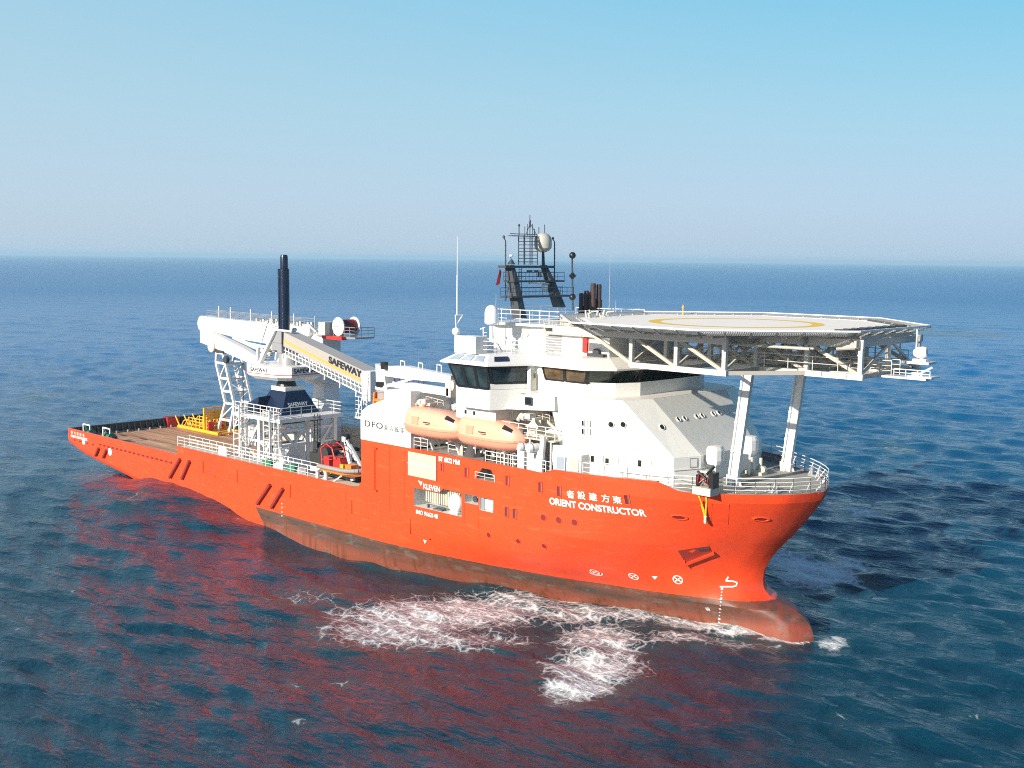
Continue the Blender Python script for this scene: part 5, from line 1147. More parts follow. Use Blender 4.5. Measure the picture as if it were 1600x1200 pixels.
for i in (0, 1, 2, 3):
    a = Vector((*TP[i], 16.05)); b = Vector((*TP[i+1], 16.05)); n = (b-a).normalized().cross(Vector((0, 0, 1))); m2.beam(a+n*.012, b+n*.012, .03, .09)
m2.build('tray_stripe', 'stripe_red', TT_)
m2 = MB(); m2.lathe([(1.3, 17.0), (1.3, 18.3), (1.2, 18.5)], (36.2, .2, 0), 28); m2.build('slew_drum', 'drum_grey', GW, smooth=True)
m2 = MB(); m2.box(34.6, 36.6, -1.2, .9, 18.5, 21.1); m2.box(34.5, 36.7, -1.3, 1.0, 19.7, 19.8); m2.build('column_housing', 'drum_grey', GW)
m2 = MB(); m2.lathe([(.60, 20.9), (.60, 28.6), (.48, 28.65), (.47, 30.0), (.4, 30.25), (.3, 30.3)], (35.6, 0, 0), 22); m2.tube((35.2, -.5, 21), (35.2, -.5, 28.6), .14); m2.build('compensation_column', 'tube_navy', GW, smooth=True)
m2 = MB()
for y in (-1.3, 1.5): m2.beam((32.2, y, 17.0), (35.6, y, 21.3), .5, .35); m2.beam((31.6, y, 17.2), (31.9, y, 18.9), .35)
m2.beam((35.4, -1.3, 21.3), (38.5, -1.0, 21.2), .22); m2.beam((33.5, -1.3, 21.9), (35.4, -1.3, 21.3), .18); m2.beam((32.6, -1.3, 19.8), (34.0, -1.3, 22.3), .16); m2.build('support_arm', 'white_steel', GW)
m2 = MB()
for k in range(7): m2.box(33.6+k*.25, 34.2+k*.25, -1.9, -1.4, 17.1+k*.28, 17.15+k*.28)
m2.build('steps', 'drum_grey', GW)
# boom
g0 = Vector((37.2, -.3, 20.1)); g1 = Vector((58.2, -5.0, 17.55)); gd = (g1-g0).normalized(); gs = gd.cross(Vector((0, 0, 1))).normalized(); gu = gs.cross(gd)
def G(s, a, b): return g0+gd*s+gs*a+gu*b
Lb = (g1-g0).length
m2 = MB(); m2.hexa([G(0, -.9, -.75), G(0, .9, -.75), G(Lb, .9, -.75), G(Lb, -.9, -.75), G(0, -.9, .95), G(0, .9, .95), G(Lb, .9, .75), G(Lb, -.9, .75)]); BM = m2.build('boom', 'boom_beige', GW)
m2 = MB(); m2.hexa([G(.1, .905, -.22), G(Lb-.6, .905, -.50), G(Lb-.6, .93, -.50), G(.1, .93, -.22), G(.1, .905, .04), G(Lb-.6, .905, -.24), G(Lb-.6, .93, -.24), G(.1, .93, .04)]); m2.build('boom_stripe', 'stripe_orange', BM)
lettering('maker_name', 'SAFEWAY', BM, 'text_dark', lambda s_, t_: G(13.0+s_, .94, -.14+t_), 8.4, .78, .05)
m2 = MB()
for a in (-.95, .95): m2.tube(G(.5, a, -1.7), G(Lb+.5, a, -1.7), .08); m2.tube(G(.5, a, -1.15), G(Lb+.5, a, -1.15), .06)
for k in range(22):
    s = .8+k*1.0
    for a in (-.95, .95): m2.beam(G(s, a, -.75), G(s+.3, a, -1.7), .09); 
    m2.beam(G(s+.3, -.95, -1.7), G(s+.3, .95, -1.7), .12)
    if k % 4 == 0: m2.beam(G(s, 1.2, -1.5), G(s, 1.2, -2.1), .14)
m2.build('walkway_truss', 'white_steel', BM)
m2 = MB(); m2.box(g1.x-.2, g1.x+1.2, g1.y-1.1, g1.y+1.1, 15.2, 18.3); m2.build('boom_rest', 'white_steel', BM)
m2 = MB(); m2.path([G(Lb+.6, 1, -2.8), G(Lb+.6, 1, .6), G(Lb+1.2, 1, .6), G(Lb+1.2, 1, -2.8)], .06)
for k in range(9): m2.tube(G(Lb+.6, 1, -2.6+k*.35), G(Lb+1.2, 1, -2.6+k*.35), .04)
m2.build('tip_ladder', 'white_steel', BM)

# ------------------------------------------------------------------ offshore crane, boom stowed towards the stern
OC = thing('offshore_crane', 'big white offshore crane on the far side, boom stowed pointing aft over the wooden deck', 'crane', (33, 8, 5))
m2 = MB(); m2.loft([[(31.3, 6.4, 5), (34.7, 6.4, 5), (34.7, 9.8, 5), (31.3, 9.8, 5)], [(31.9, 7, 14), (34.1, 7, 14), (34.1, 9.2, 14), (31.9, 9.2, 14)]]); m2.build('pedestal', 'dome_white', OC)
m2 = MB(); m2.lathe([(1.9, 14), (2.2, 14.2), (2.2, 15.4), (1.9, 15.6)], (32.6, 7.6, 0), 26); m2.box(34.5, 37, 7, 9.4, 14.1, 14.25); rail(m2, [(34.6, 7, 14.25), (37, 7, 14.25), (37, 9.4, 14.25)], 1.4, 3, 1.0, .045); m2.build('slewing_ring', 'white_steel', OC, smooth=False)
m2 = MB(); m2.box(31.2, 34.4, 6.6, 9.4, 15.6, 20.3); m2.build('crane_house', 'white_steel', OC)
m2 = MB(); m2.box(33.5, 41.3, 6.3, 9.3, 20.1, 20.3); rail(m2, [(37, 6.3, 20.3), (41.3, 6.3, 20.3), (41.3, 9.3, 20.3)], 1.2, 3, 1.0, .04); m2.tube((32.8, 6.6, 20.3), (32.8, 6.6, 22.6), .1); m2.build('winch_platform', 'drum_grey', OC)
m2 = MB(); m2.lathe([(1.15, 0), (1.15, .15)], (37.9, 6.3, 21.5), 26, (0, 1, 0)); m2.lathe([(1.15, 0), (1.15, .15)], (37.9, 8.8, 21.5), 26, (0, 1, 0)); m2.build('drum_flange', 'white_steel', OC)
m2 = MB(); m2.lathe([(.85, 0), (.85, 2.3)], (37.9, 6.45, 21.5), 22, (0, 1, 0)); m2.build('winch_drum', 'dark_red', OC, smooth=True)
m2 = MB(); m2.box(33.9, 36.2, 6.3, 8.6, 20.3, 21.9); m2.build('winch_house', 'cream', OC)
m2 = MB(); m2.lathe([(.8, 0), (.8, .8)], (31.6, 6.0, 20.7), 20, (0, 1, 0)); m2.tube((32, 6.2, 21.4), (33.5, 6.2, 20.6), .12); m2.build('sheave', 'white_steel', OC)
m2 = MB(); m2.box(35.5, 39.5, 5.6, 6.4, 19.9, 20.3); m2.build('drip_tray', 'red_paint', OC)
bl = lambda x, z0, z1, y0, y1: [(x, y0, z0), (x, y1, z0), (x, y1, z1), (x, y0, z1)]
m2 = MB(); m2.loft([bl(34, 19.3, 20.9, 6.9, 8.6), bl(26, 18.2, 21.1, 6.9, 8.6), bl(16, 18.6, 21.2, 6.9, 8.6), bl(8, 19.3, 21.3, 7.0, 8.5), bl(5.0, 19.7, 21.4, 7.1, 8.4)]); m2.lathe([(1.15, 0), (1.15, 1.7)], (5.2, 6.9, 20.3), 22, (0, 1, 0)); BO = m2.build('main_boom', 'white_steel', OC)
m2 = MB(); m2.loft([bl(5.2, 17.6, 20.0, 6.6, 7.6), bl(8, 17.2, 19.2, 6.6, 7.6), bl(16, 15.8, 17.5, 6.6, 7.6), bl(20, 15.0, 16.4, 6.6, 7.6)]); m2.lathe([(.5, 0), (.5, 1.2)], (20, 6.5, 15.8), 16, (0, 1, 0)); m2.build('knuckle_jib', 'white_steel', OC)
m2 = MB(); m2.tube((14, 6.6, 18.8), (23, 6.6, 17.0), .28); m2.tube((17, 6.6, 18.2), (27, 6.6, 17.6), .2); m2.beam((20, 6.7, 16.2), (25.5, 6.7, 19.5), .8, .5); m2.build('luffing_cylinder', 'boom_grey', OC)
m2 = MB(); rail(m2, [(6.5, 7.0, 21.3), (30, 7.0, 21.1)], .95, 3, 1.5, .035); rail(m2, [(6.5, 8.5, 21.3), (30, 8.5, 21.1)], .95, 3, 1.5, .035); m2.build('boom_railing', 'drum_grey', BO)
m2 = MB()
for x in (9.5, 12.5, 17.5, 22.5, 27.5): m2.tube((x, 7.1, 21.2), (x, 7.1, 23.2-.02*x), .09)
for k in range(26): x = 18+k*.5+rn2.random()*.3; m2.box(x, x+.35, 7.1+rn2.random()*.5, 7.9, 21.1, 21.3+rn2.random()*.5)
m2.build('boom_fittings', 'boom_grey', BO)
m2 = MB(); m2.lathe([(.75, 0), (.85, .1), (.85, .5), (.75, .6)], (8.4, 6.3, 17.2), 20, (0, 1, 0)); m2.build('tip_sheave', 'cream', OC)
m2 = MB()
for k in range(10): x = 23.5+k*.35; m2.beam((x, 6.3, 21.0-k*.33), (x+.5, 6.3, 21.1-k*.33), .07)
m2.tube((23.4, 6.3, 21.3), (27, 6.3, 17.8), .05); m2.tube((24.4, 6.3, 21.7), (28, 6.3, 18.3), .05); m2.build('boom_stair', 'drum_grey', OC)
# boom rest
BR = thing('boom_rest', 'white lattice rest standing on the wooden deck under the crane boom tip', 'boom rest', (10.6, 8.6, 5))
def LS(y, k=1):
    P = [Vector((9.4, y, 5.0)), Vector((11.6, y, 9.4)), Vector((9.4, y, 15.0)), Vector((9.6, y, 16.4))]; Q = [Vector((12.4, y, 5.0)), Vector((13.9, y, 9.4)), Vector((11.8, y, 15.0)), Vector((11.2, y, 16.4))]
    return P, Q
for y in (6.6, 9.4):
    P, Q = LS(y); m2 = MB()
    for L in (P, Q):
        for a, b in zip(L[:-1], L[1:]): m2.beam(a, b, .34, .34)
    for a, b in ((P[0].lerp(P[1], .45), Q[0].lerp(Q[1], .45)), (P[1], Q[1]), (P[1].lerp(P[2], .3), Q[1].lerp(Q[2], .3)), (P[1].lerp(P[2], .62), Q[1].lerp(Q[2], .62)), (P[2], Q[2]), (P[3], Q[3])): m2.beam(a, b, .26, .3)
    m2.beam(P[1].lerp(P[2], .3), Q[1].lerp(Q[2], .62), .16); m2.beam(P[0].lerp(P[1], .5), Q[1], .16); m2.beam(P[1].lerp(P[2], .62), Q[2], .16)
    m2.build('side_frame', 'white_steel', BR)
m2 = MB(); P, Q = LS(6.6); P2, Q2 = LS(9.4)
for A_, B_ in ((P, P2), (Q, Q2)):
    for i, t in ((0, .45), (1, 0), (1, .3), (1, .62), (2, 0)):
        m2.beam(A_[i].lerp(A_[i+1], t), B_[i].lerp(B_[i+1], t), .2)
    m2.beam(A_[1], B_[1].lerp(B_[2], .3), .15); m2.beam(B_[1].lerp(B_[2], .3), A_[1].lerp(A_[2], .62), .15); m2.beam(A_[1].lerp(A_[2], .62), B_[2], .15)
m2.build('cross_brace', 'white_steel', BR)
m2 = MB(); m2.box(9.6, 11.4, 6.4, 9.6, 16.4, 16.8); m2.lathe([(.5, 0), (.5, .5)], (12.2, 6.2, 15.6), 12, (0, 1, 0)); m2.build('rest_cradle', 'mast_dark', BR)

# ------------------------------------------------------------------ cargo on the after deck
YF = thing('cargo_frame', 'yellow tubular steel cargo frame with an upright panel lying on the wooden deck', 'steel frame', (6, 6, 5))
m2 = MB(); c0, c1 = Vector((2.2, 4.6, 5.25)), Vector((13.0, 4.6, 5.25)); m2.tube(c0, c1, .26, n=12); m2.tube(c0+Vector((0, 3.4, 0)), c1+Vector((0, 3.4, 0)), .22, n=12)
for k in range(7): x = 2.6+k*1.7; m2.tube((x, 4.6, 5.25), (x, 8.0, 5.25), .14)
m2.build('base_tubes', 'yellow_paint', YF, smooth=True)
m2 = MB()
for k in range(6):
    x = 4.6+k*.95; m2.tube((x, 4.9, 5.3), (x, 4.9, 6.7), .09); m2.tube((x, 6.6, 5.3), (x, 6.6, 6.9), .09)
for z in (5.8, 6.3, 6.75): m2.tube((4.4, 4.9, z), (9.6, 4.9, z), .08); m2.tube((4.4, 6.6, z), (9.6, 6.6, z), .08)
for y in (4.6, 6.0, 7.4): m2.tube((2.5, y, 5.3), (1.3, y, 6.7), .1); m2.tube((3.6, y, 5.3), (5.2, y, 6.9), .08)
P = [Vector((3.0+1.3*(1-math.cos(t)), 4.7, 5.4+1.0*math.sin(t))) for t in np.linspace(0, math.pi, 9)]; m2.path(P, .08)
m2.build('tube_cage', 'yellow_paint', YF, smooth=True)
m2 = MB(); [m2.beam((9.1, 4.7, z), (9.1, 8.0, z), .1) for z in (5.7, 6.1, 6.9, 7.3, 7.7, 8.1)]; [m2.beam((9.1, y, 5.4), (9.1, y, 8.4), .08) for y in (5.2, 5.8, 6.4, 7.0, 7.5)]; m2.box(9.0, 9.06, 5.2, 7.5, 6.9, 8.1); m2.beam((9.1, 4.7, 5.3), (9.1, 4.7, 8.6), .28); m2.beam((9.1, 8.0, 5.3), (9.1, 8.0, 8.6), .28); m2.beam((9.1, 4.7, 8.5), (9.1, 8.0, 8.5), .2); m2.beam((9.3, 4.9, 6.4), (9.3, 8, 6.4), .16); m2.build('upright_panel', 'yellow_paint', YF)
m2 = MB(); m2.box(9.22, 9.7, 5.0, 5.9, 5.4, 6.6); m2.tube((9.4, 7.5, 5.4), (9.4, 7.5, 7.2), .14); m2.build('red_fitting', 'red_paint', YF)
RX = thing('deck_box', 'red steel box on the wooden deck against the dark stern bulwark', 'box', (2.4, 8.2, 5))
c = PZ(268, 666, 5.0)
m2 = MB(); m2.box(c.x-.7, c.x+.7, c.y-.9, c.y+.9, 5.0, 6.35); m2.build('box_body', 'red_paint', RX); m2 = MB(); m2.box(c.x-.76, c.x+.76, c.y-.96, c.y+.96, 6.35, 6.45)
for dx in (-.6, .6): m2.box(c.x+dx-.08, c.x+dx+.08, c.y-.95, c.y-.9, 5.0, 6.35)
m2.build('box_lid', 'dark_red', RX)
for i, (u, v, lab) in enumerate(((141, 681, 'green mooring winch with white frame nearest the stern corner'), (172, 687, 'green mooring winch with white frame further forward behind the starboard bulwark'))):
    p = PZ(u, v, 5.4); p.y = max(p.y, -9.6); T = thing('capstan_winch', lab, 'winch', (p.x, p.y, 5), 'green winches at the stern')
    m2 = MB(); m2.lathe([(.6, 0), (.6, .1), (.35, .12), (.35, 1.3), (.6, 1.32), (.6, 1.4)], (p.x-.7, p.y, 5.75), 18, (1, 0, 0)); m2.build('drum', 'green_paint', T, smooth=True)
    m2 = MB(); m2.path([(p.x-.9, p.y-.5, 5), (p.x-.9, p.y-.5, 7.0), (p.x+1.0, p.y-.5, 7.0), (p.x+1.0, p.y-.5, 6.4)], .1); m2.tube((p.x-.9, p.y+.6, 5), (p.x-.9, p.y-.5, 7.0), .08); m2.build('guard_frame', 'white_steel', T)
    m2 = MB(); m2.box(p.x-1.0, p.x+1.0, p.y-.6, p.y+.6, 5.0, 5.2); m2.box(p.x+.8, p.x+1.3, p.y-.4, p.y+.4, 5.2, 6.0); m2.build('winch_base', 'mast_dark', T)
m2 = MB()
for k in range(26): x = 12+rn2.random()*6; y = 7.5+rn2.random()*2.4; m2.box(x, x+.2+rn2.random()*.8, y, y+.3+rn2.random()*.5, 5.0, 5.4+rn2.random()*1.1)
m2.build('deck_stores', 'drum_grey', SHIP)
m2 = MB()
for k in range(12): x = 14+rn2.random()*4; y = 7.0+rn2.random()*1.0; m2.box(x, x+.2+rn2.random()*.8, y, y+.3, 5.0, 5.3+rn2.random()*.9)
m2.box(18.5, 27, 9.6, 10.2, 5, 6.0); m2.build('deck_stores', 'cream', SHIP)
m2 = MB(); m2.tube((28.6, -1.5, 11.15), (28.6, -1.5, 16.6), .07); m2.lathe([(.05, 0), (.18, .1), (.05, .3)], (28.6, -1.5, 16.5), 8); m2.tube((28.6, -1.5, 5), (28.6, -1.5, 11.2), .1); m2.build('light_pole', 'mast_dark', SHIP)
# port side: bulwark inside face seen across the deck is built with the walkway

# ------------------------------------------------------------------ sea
def sea_height(X, Y, spacing):
    rs = np.random.RandomState(5); H = np.zeros_like(X)
    main = math.radians(100)
    for i in range(90):
        lam = 1.3*(30/1.3)**(rs.rand()**1.1); th = main+rs.normal(0, .55); k = 2*math.pi/lam
        amp = 0.0050*lam*(0.26 if lam > 12 else (0.6 if lam > 6 else 1.45)); ph = rs.rand()*6.283
        att = np.clip(lam/(3.0*spacing)-1.0, 0, 1)
        a = k*(X*math.cos(th)+Y*math.sin(th))+ph
        H += att*amp*(np.sin(a)+0.22*np.sin(2*a+.5))
    patch = 1+.35*np.sin(X*.021+Y*.013)*np.sin(Y*.017-X*.011+1)
    H *= patch
    # the ship's own wave: risen along the after body, hollow amidships, a roll at the bow
    d = np.maximum(0, -Y-10.5)
    H += 2.6*np.exp(-((X-27)/17)**2)*np.exp(-(d/8)**2)*(Y < 12)
    H += 0.7*np.exp(-((X-4)/12)**2)*np.exp(-(d/12)**2)
    H += -0.25*np.exp(-((X-62)/10)**2)*np.exp(-(d/8)**2)
    H += 0.35*np.exp(-((X-97)/9)**2)*np.exp(-((Y+5)/4)**2)
    return H
def build_sea():
    fine = np.radians(np.linspace(-36, 36, 1000)); coarse = np.radians(np.linspace(36, 324, 120))[1:-1]
    ang = np.concatenate([fine, coarse])+YAW; na = len(ang)
    r = [12.0]
    while r[-1] < 42: r.append(r[-1]*1.05)
    while r[-1] < 600: r.append(r[-1]*1.0042)
    while r[-1] < 16500: r.append(r[-1]*(1+min(.05, .0042*(r[-1]/600)**.8)))
    r.append(17000.0); r = np.array(r); nr = len(r)
    X = CAM[0]+r[:, None]*np.cos(ang)[None, :]; Y = CAM[1]+r[:, None]*np.sin(ang)[None, :]
    sp = np.repeat((np.gradient(r))[:, None], na, 1)
    dang = np.abs(np.gradient(ang)); sp = np.maximum(sp, r[:, None]*np.minimum(dang, .1)[None, :])
    Z = sea_height(X, Y, sp)
    co = np.stack([X, Y, Z], -1).reshape(-1, 3)
    me = bpy.data.meshes.new('sea')
    i = np.arange(nr-1)[:, None]*na; j = np.arange(na)[None, :]; j2 = (j+1) % na
    f = np.stack([i+j, i+na+j, i+na+j2, i+j2], -1).reshape(-1, 4)[:, ::-1]
    nf = len(f); me.vertices.add(len(co)); me.vertices.foreach_set('co', co.ravel().astype(np.float32))
    me.loops.add(nf*4); me.loops.foreach_set('vertex_index', f.ravel().astype(np.int32))
    me.polygons.add(nf); me.polygons.foreach_set('loop_start', np.arange(nf, dtype=np.int32)*4); me.polygons.foreach_set('loop_total', np.full(nf, 4, np.int32))
    me.polygons.foreach_set('use_smooth', np.ones(nf, bool)); me.update(calc_edges=True); me.validate()
    # foam thrown up along the ship
    foam = np.zeros(X.shape); FG = 1.18
    def blob(u, v, rx, ry, rot, a):
        p = PZ(u, v, 0); c, s = math.cos(rot), math.sin(rot); dx = X-p.x; dy = Y-p.y
        q = ((dx*c+dy*s)/rx)**2+((-dx*s+dy*c)/ry)**2; np.maximum(foam, a*FG*np.exp(-q**1.6), out=foam)
    al = YAW-math.pi/2                                  # across the sight line
    for (u, v, rx, ry, rot, a) in ((600, 985, 6.5, 5.0, al, .82), (660, 965, 7.5, 7.0, al, .86), (740, 955, 7.5, 6.5, al, .88), (800, 945, 6.0, 5.0, al, .80), (700, 1000, 9.0, 3.0, al, .74), (560, 960, 4.0, 4.0, al, .68),
        (900, 960, 6.0, 3.6, al, .82), (935, 1000, 4.6, 5.5, al, .86), (925, 1045, 4.8, 4.4, al, .92), (905, 1075, 3.4, 2.4, al, .98), (960, 1020, 3, 5, al, .8),
        (860, 940, 9, 2.0, al, .80), (1000, 965, 7, 2.0, al, .82), (1090, 975, 5, 1.5, al, .92), (1180, 990, 4.6, 1.1, al, 1.0), (1120, 982, 6, 1.0, al, .95), (1060, 1000, 5.5, 1.8, al, .74), (1225, 1000, 2.4, .8, al, 1.1), (1150, 1012, 5, 1.2, al, .66),
        (1255, 885, 3.6, 6.5, al, 1.0), (1300, 893, 2.8, 6.0, al, 1.05), (1222, 875, 3.0, 6.0, al, .92), (1275, 908, 2.6, 3.6, al, 1.0), (1240, 905, 2.4, 3.4, al, .9), (1330, 880, 2, 4, al, .85), (1298, 1004, 1.3, 1.6, al, .98), (1312, 1000, .8, 1.6, al, .9), (262, 752, 2.0, 4.0, al, 1.5), (282, 764, 2.4, 1.6, al, 1.0), (290, 765, 1.8, 1.8, al, .7), (320, 781, 4, 1.2, al, .85), (365, 800, 5, 1.0, al, .92), (420, 824, 5, .8, al, .7),
        (1345, 800, 3.0, 4.0, al, .85), (1400, 700, 3, 6, al, .5), (210, 800, 1.5, 3.0, al, .5), (470, 935, 5, 3, al, .5), (60, 620, 4, 8, al, .5), (1480, 520, 25, 30, al, .45)): blob(u, v, rx, ry, rot, a)
    rw = random.Random(23)
    for k in range(44):
        u, v = rw.uniform(-40, 1640), 470+700*rw.random()**1.4
        if 400 < u < 1300 and 560 < v < 960: continue
        d_ = (v-400)/800; blob(u, v, rw.uniform(.5, 1.1)/max(.35, d_)**.5, rw.uniform(.35, .8), al+rw.uniform(-.4, .4), rw.uniform(.45, .7))
    hb = np.array([[half(x, 0.3) for x in np.linspace(40, 107.5, 120)]])[0]
    ds = np.abs(-Y-np.interp(X, np.linspace(40, 107.5, 120), hb)); near = np.exp(-(ds/.8)**2)*((X > 58) & (X < 107.6) & (Y < 0))
    foam = np.maximum(foam, near*np.clip((X-66)/28, .45, 1.05))
    at = me.attributes.new('foam', 'FLOAT', 'POINT'); at.data.foreach_set('value', foam.ravel().astype(np.float32))
    o = bpy.data.objects.new('sea', me); COL.objects.link(o); o['kind'] = 'structure'
    m, nd, ln, b = nodes_of('sea_water')
    tc = N(nd, 'ShaderNodeNewGeometry'); P = tc.outputs['Position']
    def mapped(scale, rot=0.0):
        mp = N(nd, 'ShaderNodeMapping'); mp.inputs['Scale'].default_value = scale; mp.inputs['Rotation'].default_value = (0, 0, rot); ln.new(P, mp.inputs['Vector']); return mp.outputs[0]
    rot = -(YAW-math.pi/2)
    # chop: two layers of ripples; far off they lengthen into bands
    n1 = N(nd, 'ShaderNodeTexNoise', i_Scale=1.0, i_Detail=7.0, i_Roughness=0.62); ln.new(mapped((.8, 1.9, 1), rot), n1.inputs['Vector'])
    n2 = N(nd, 'ShaderNodeTexNoise', i_Scale=1.0, i_Detail=4.0, i_Roughness=0.55); ln.new(mapped((.10, .27, 1), rot), n2.inputs['Vector'])
    b1 = N(nd, 'ShaderNodeBump', i_Strength=1.0, i_Distance=0.18); ln.new(n1.outputs['Fac'], b1.inputs['Height'])
    b2 = N(nd, 'ShaderNodeBump', i_Strength=1.0, i_Distance=0.8); ln.new(n2.outputs['Fac'], b2.inputs['Height']); ln.new(b1.outputs[0], b2.inputs['Normal'])
    ln.new(b2.outputs[0], b.inputs['Normal'])
    n3 = N(nd, 'ShaderNodeTexNoise', i_Scale=1.0, i_Detail=3.0); ln.new(mapped((.012, .03, 1), rot), n3.inputs['Vector'])
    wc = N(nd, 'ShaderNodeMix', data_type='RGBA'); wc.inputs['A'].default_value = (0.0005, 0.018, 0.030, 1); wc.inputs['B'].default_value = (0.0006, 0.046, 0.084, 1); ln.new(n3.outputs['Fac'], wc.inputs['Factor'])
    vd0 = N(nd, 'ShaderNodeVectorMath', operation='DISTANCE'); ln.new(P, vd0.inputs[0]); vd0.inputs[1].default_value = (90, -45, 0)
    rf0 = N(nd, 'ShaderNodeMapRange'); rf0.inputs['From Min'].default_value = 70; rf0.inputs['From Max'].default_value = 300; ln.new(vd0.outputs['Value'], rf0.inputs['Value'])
    wc1 = wc; wc = N(nd, 'ShaderNodeMix', data_type='RGBA'); ln.new(wc1.outputs['Result'], wc.inputs['A']); wc.inputs['B'].default_value = (0.0, 0.108, 0.30, 1); ln.new(rf0.outputs['Result'], wc.inputs['Factor'])  # far water painted bluer by distance from ship, in place of grazing sky reflection
    # foam lace
    wn = N(nd, 'ShaderNodeTexNoise', i_Scale=0.8, i_Detail=2.5, i_Roughness=0.5); ln.new(P, wn.inputs['Vector'])
    wa = N(nd, 'ShaderNodeVectorMath', operation='SCALE'); wa.inputs['Scale'].default_value = 1.7; ln.new(wn.outputs['Color'], wa.inputs[0])
    wb = N(nd, 'ShaderNodeVectorMath', operation='ADD'); ln.new(wa.outputs[0], wb.inputs[0]); ln.new(P, wb.inputs[1])
    def lace(scale, w):
        v = N(nd, 'ShaderNodeTexVoronoi', feature='DISTANCE_TO_EDGE', voronoi_dimensions='2D'); v.inputs['Scale'].default_value = scale; ln.new(wb.outputs[0], v.inputs['Vector'])
        mr = N(nd, 'ShaderNodeMapRange'); mr.inputs['From Min'].default_value = 0.0; mr.inputs['From Max'].default_value = w; mr.inputs['To Min'].default_value = 1.0; mr.inputs['To Max'].default_value = 0.0; ln.new(v.outputs['Distance'], mr.inputs['Value']); return mr.outputs['Result']
    l1, l2 = lace(.62, .13), lace(1.7, .16)
    mxl = N(nd, 'ShaderNodeMath', operation='MAXIMUM'); ln.new(l1, mxl.inputs[0])
    sc2 = N(nd, 'ShaderNodeMath', operation='MULTIPLY'); sc2.inputs[1].default_value = .62; ln.new(l2, sc2.inputs[0]); ln.new(sc2.outputs[0], mxl.inputs[1])
    fa = N(nd, 'ShaderNodeAttribute', attribute_name='foam')
    pn = N(nd, 'ShaderNodeTexNoise', i_Scale=0.5, i_Detail=8.0, i_Roughness=0.75); ln.new(mapped((1, 1.6, 1), rot), pn.inputs['Vector'])
    rd = N(nd, 'ShaderNodeTexNoise', noise_type='RIDGED_MULTIFRACTAL', i_Scale=0.75, i_Detail=9.0, i_Roughness=0.62, i_Lacunarity=2.1, i_Distortion=0.6); ln.new(mapped((.8, 1.35, 1), rot), rd.inputs['Vector'])
    rm = N(nd, 'ShaderNodeMapRange'); rm.inputs['From Min'].default_value = .9; rm.inputs['From Max'].default_value = 2.2; ln.new(rd.outputs['Fac'], rm.inputs['Value'])
    # strength = cover + cells + froth + patchiness
    def mad(x, k, y):
        n = N(nd, 'ShaderNodeMath', operation='MULTIPLY_ADD'); n.inputs[1].default_value = k; ln.new(x, n.inputs[0]); ln.new(y, n.inputs[2]); return n.outputs[0]
    t = mad(mxl.outputs[0], .40, fa.outputs['Fac']); t = mad(rm.outputs['Result'], .36, t); t = mad(pn.outputs['Fac'], 1.2, t)
    s3 = N(nd, 'ShaderNodeMapRange'); s3.inputs['From Min'].default_value = 1.36; s3.inputs['From Max'].default_value = 1.92; s3.inputs['To Max'].default_value = .86; ln.new(t, s3.inputs['Value'])
    gate = N(nd, 'ShaderNodeMapRange'); gate.inputs['From Min'].default_value = .08; gate.inputs['From Max'].default_value = .3; ln.new(fa.outputs['Fac'], gate.inputs['Value'])
    ff = N(nd, 'ShaderNodeMath', operation='MULTIPLY'); ff.use_clamp = True; ln.new(s3.outputs['Result'], ff.inputs[0]); ln.new(gate.outputs['Result'], ff.inputs[1])
    # churned paler water round the foam
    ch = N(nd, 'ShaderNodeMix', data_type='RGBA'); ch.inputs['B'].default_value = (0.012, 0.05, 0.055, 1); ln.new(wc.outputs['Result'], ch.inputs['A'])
    cm = N(nd, 'ShaderNodeMath', operation='MULTIPLY'); cm.inputs[1].default_value = .5; ln.new(gate.outputs['Result'], cm.inputs[0]); ln.new(cm.outputs[0], ch.inputs['Factor'])
    fc = N(nd, 'ShaderNodeMix', data_type='RGBA'); fc.inputs['B'].default_value = (0.78, 0.80, 0.80, 1); ln.new(ff.outputs[0], fc.inputs['Factor']); ln.new(ch.outputs['Result'], fc.inputs['A'])
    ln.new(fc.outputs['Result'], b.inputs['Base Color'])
    vd = N(nd, 'ShaderNodeVectorMath', operation='DISTANCE'); ln.new(P, vd.inputs[0]); vd.inputs[1].default_value = (90, -30, 0)
    rf = N(nd, 'ShaderNodeMapRange'); rf.inputs['From Min'].default_value = 60; rf.inputs['From Max'].default_value = 900; rf.inputs['To Min'].default_value = .03; rf.inputs['To Max'].default_value = .28; ln.new(vd.outputs['Value'], rf.inputs['Value'])
    rg = N(nd, 'ShaderNodeMix', data_type='FLOAT'); rg.inputs['B'].default_value = .8; ln.new(ff.outputs[0], rg.inputs['Factor']); ln.new(rf.outputs['Result'], rg.inputs['A']); ln.new(rg.outputs['Result'], b.inputs['Roughness'])
    b.inputs['IOR'].default_value = 1.333; b.inputs['Specular IOR Level'].default_value = 0.44
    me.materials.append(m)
build_sea()

# ------------------------------------------------------------------ haze
HAZE = 0.00014
m2 = MB(); m2.box(-17800, 17800, -17800, 17800, -4, 46); o = m2.build('haze', bpy.data.materials.new('haze_air')); o['kind'] = 'stuff'
m = o.data.materials[0]; m.use_nodes = True; nt = m.node_tree; nt.nodes.remove(nt.nodes['Principled BSDF'])
pv = nt.nodes.new('ShaderNodeVolumePrincipled'); pv.inputs['Density'].default_value = HAZE; pv.inputs['Color'].default_value = (0.52, 0.80, 1.0, 1); pv.inputs['Anisotropy'].default_value = 0.05
nt.links.new(pv.outputs[0], nt.nodes['Material Output'].inputs['Volume'])

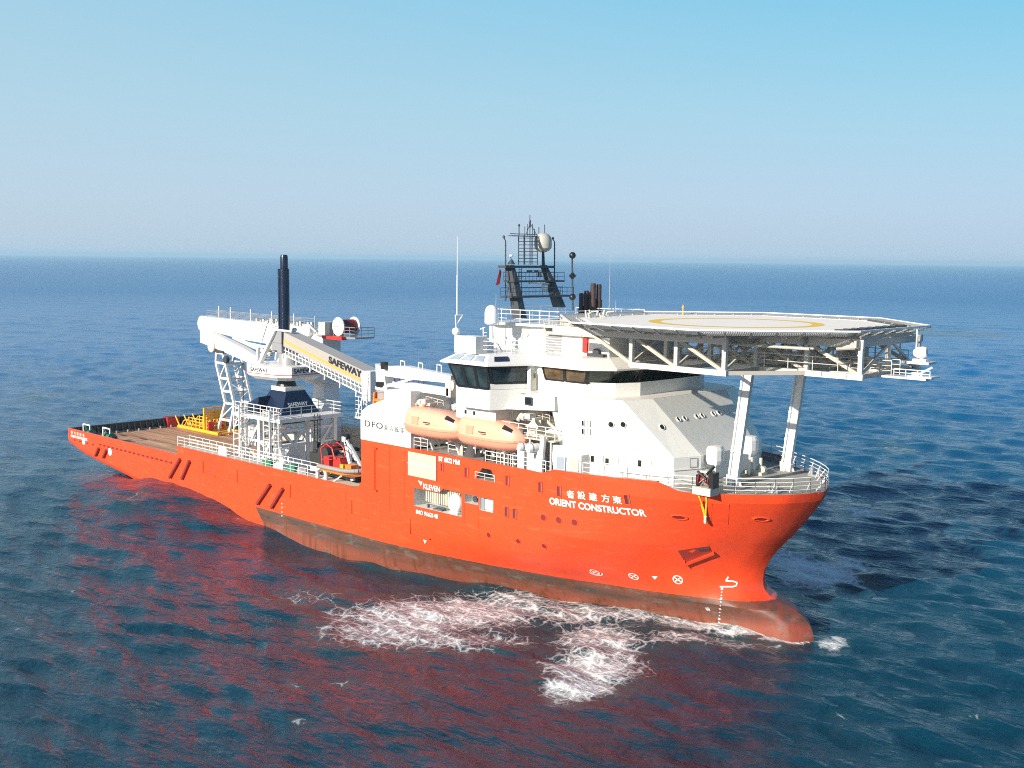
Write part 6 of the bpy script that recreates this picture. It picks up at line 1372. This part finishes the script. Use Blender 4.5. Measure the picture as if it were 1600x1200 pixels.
# ------------------------------------------------------------------ daylight
SKYK = 5.3
SUN_AZ, SUN_EL = R(268), R(21)
sd = Vector((math.cos(SUN_AZ)*math.cos(SUN_EL), math.sin(SUN_AZ)*math.cos(SUN_EL), math.sin(SUN_EL)))
ld = bpy.data.lights.new('sun', 'SUN'); ld.energy = 4.9; ld.angle = R(0.5); ld.color = (1.0, 0.91, 0.77)
lo_ = bpy.data.objects.new('sun', ld); COL.objects.link(lo_); lo_.rotation_euler = (-sd).to_track_quat('-Z', 'Y').to_euler(); lo_.location = (0, -100, 100)
w = bpy.data.worlds.new('World'); scene.world = w; w.use_nodes = True; nt = w.node_tree; bg = nt.nodes['Background']
sky = nt.nodes.new('ShaderNodeTexSky'); sky.sky_type = 'NISHITA'; sky.sun_disc = False; sky.sun_elevation = SUN_EL; sky.sun_rotation = math.pi/2-SUN_AZ
sky.air_density = 1.0; sky.dust_density = 1.5; sky.ozone_density = 1.5; sky.altitude = 0
tcw = nt.nodes.new('ShaderNodeTexCoord'); sp = nt.nodes.new('ShaderNodeSeparateXYZ'); nt.links.new(tcw.outputs['Generated'], sp.inputs[0])
ramp = nt.nodes.new('ShaderNodeValToRGB'); el = ramp.color_ramp.elements
el[0].position = 0.0; el[0].color = (0.49, 0.64, 0.82, 1); el[1].position = 1.0; el[1].color = (0.015, 0.08, 0.28, 1)
for p_, c_ in ((0.05, (0.45, 0.63, 0.84, 1)), (0.13, (0.33, 0.64, 0.82, 1)), (0.22, (0.17, 0.58, 0.82, 1)), (0.33, (0.045, 0.30, 0.64, 1)), (0.5, (0.025, 0.19, 0.48, 1))):
    e = el.new(p_); e.color = c_
nt.links.new(sp.outputs['Z'], ramp.inputs['Fac'])
dp = nt.nodes.new('ShaderNodeVectorMath'); dp.operation = 'DOT_PRODUCT'; nt.links.new(tcw.outputs['Generated'], dp.inputs[0]); dp.inputs[1].default_value = (math.cos(YAW+1.3), math.sin(YAW+1.3), 0)
mr = nt.nodes.new('ShaderNodeMapRange'); mr.inputs['From Min'].default_value = -.2; mr.inputs['From Max'].default_value = .75; mr.inputs['To Max'].default_value = .55; nt.links.new(dp.outputs['Value'], mr.inputs['Value'])
hz = nt.nodes.new('ShaderNodeMix'); hz.data_type = 'RGBA'; hz.inputs['B'].default_value = (0.57, 0.71, 0.81, 1); nt.links.new(mr.outputs['Result'], hz.inputs['Factor']); nt.links.new(ramp.outputs[0], hz.inputs['A'])
k10 = nt.nodes.new('ShaderNodeVectorMath'); k10.operation = 'SCALE'; k10.inputs['Scale'].default_value = SKYK; nt.links.new(hz.outputs['Result'], k10.inputs[0])
mxw = nt.nodes.new('ShaderNodeMix'); mxw.data_type = 'RGBA'; mxw.inputs['Factor'].default_value = 0.9; nt.links.new(sky.outputs[0], mxw.inputs['A']); nt.links.new(k10.outputs[0], mxw.inputs['B'])
nt.links.new(mxw.outputs['Result'], bg.inputs['Color']); bg.inputs['Strength'].default_value = 0.12

DENOISE = False
scene.view_settings.view_transform = 'Standard'; scene.view_settings.look = 'None'; scene.view_settings.exposure = 0.64; scene.view_settings.gamma = 1.0
scene.cycles.max_bounces = 8; scene.cycles.volume_bounces = 0; scene.cycles.use_denoising = DENOISE; scene.cycles.filter_width = 1.1; scene.cycles.sample_clamp_indirect = 4.0
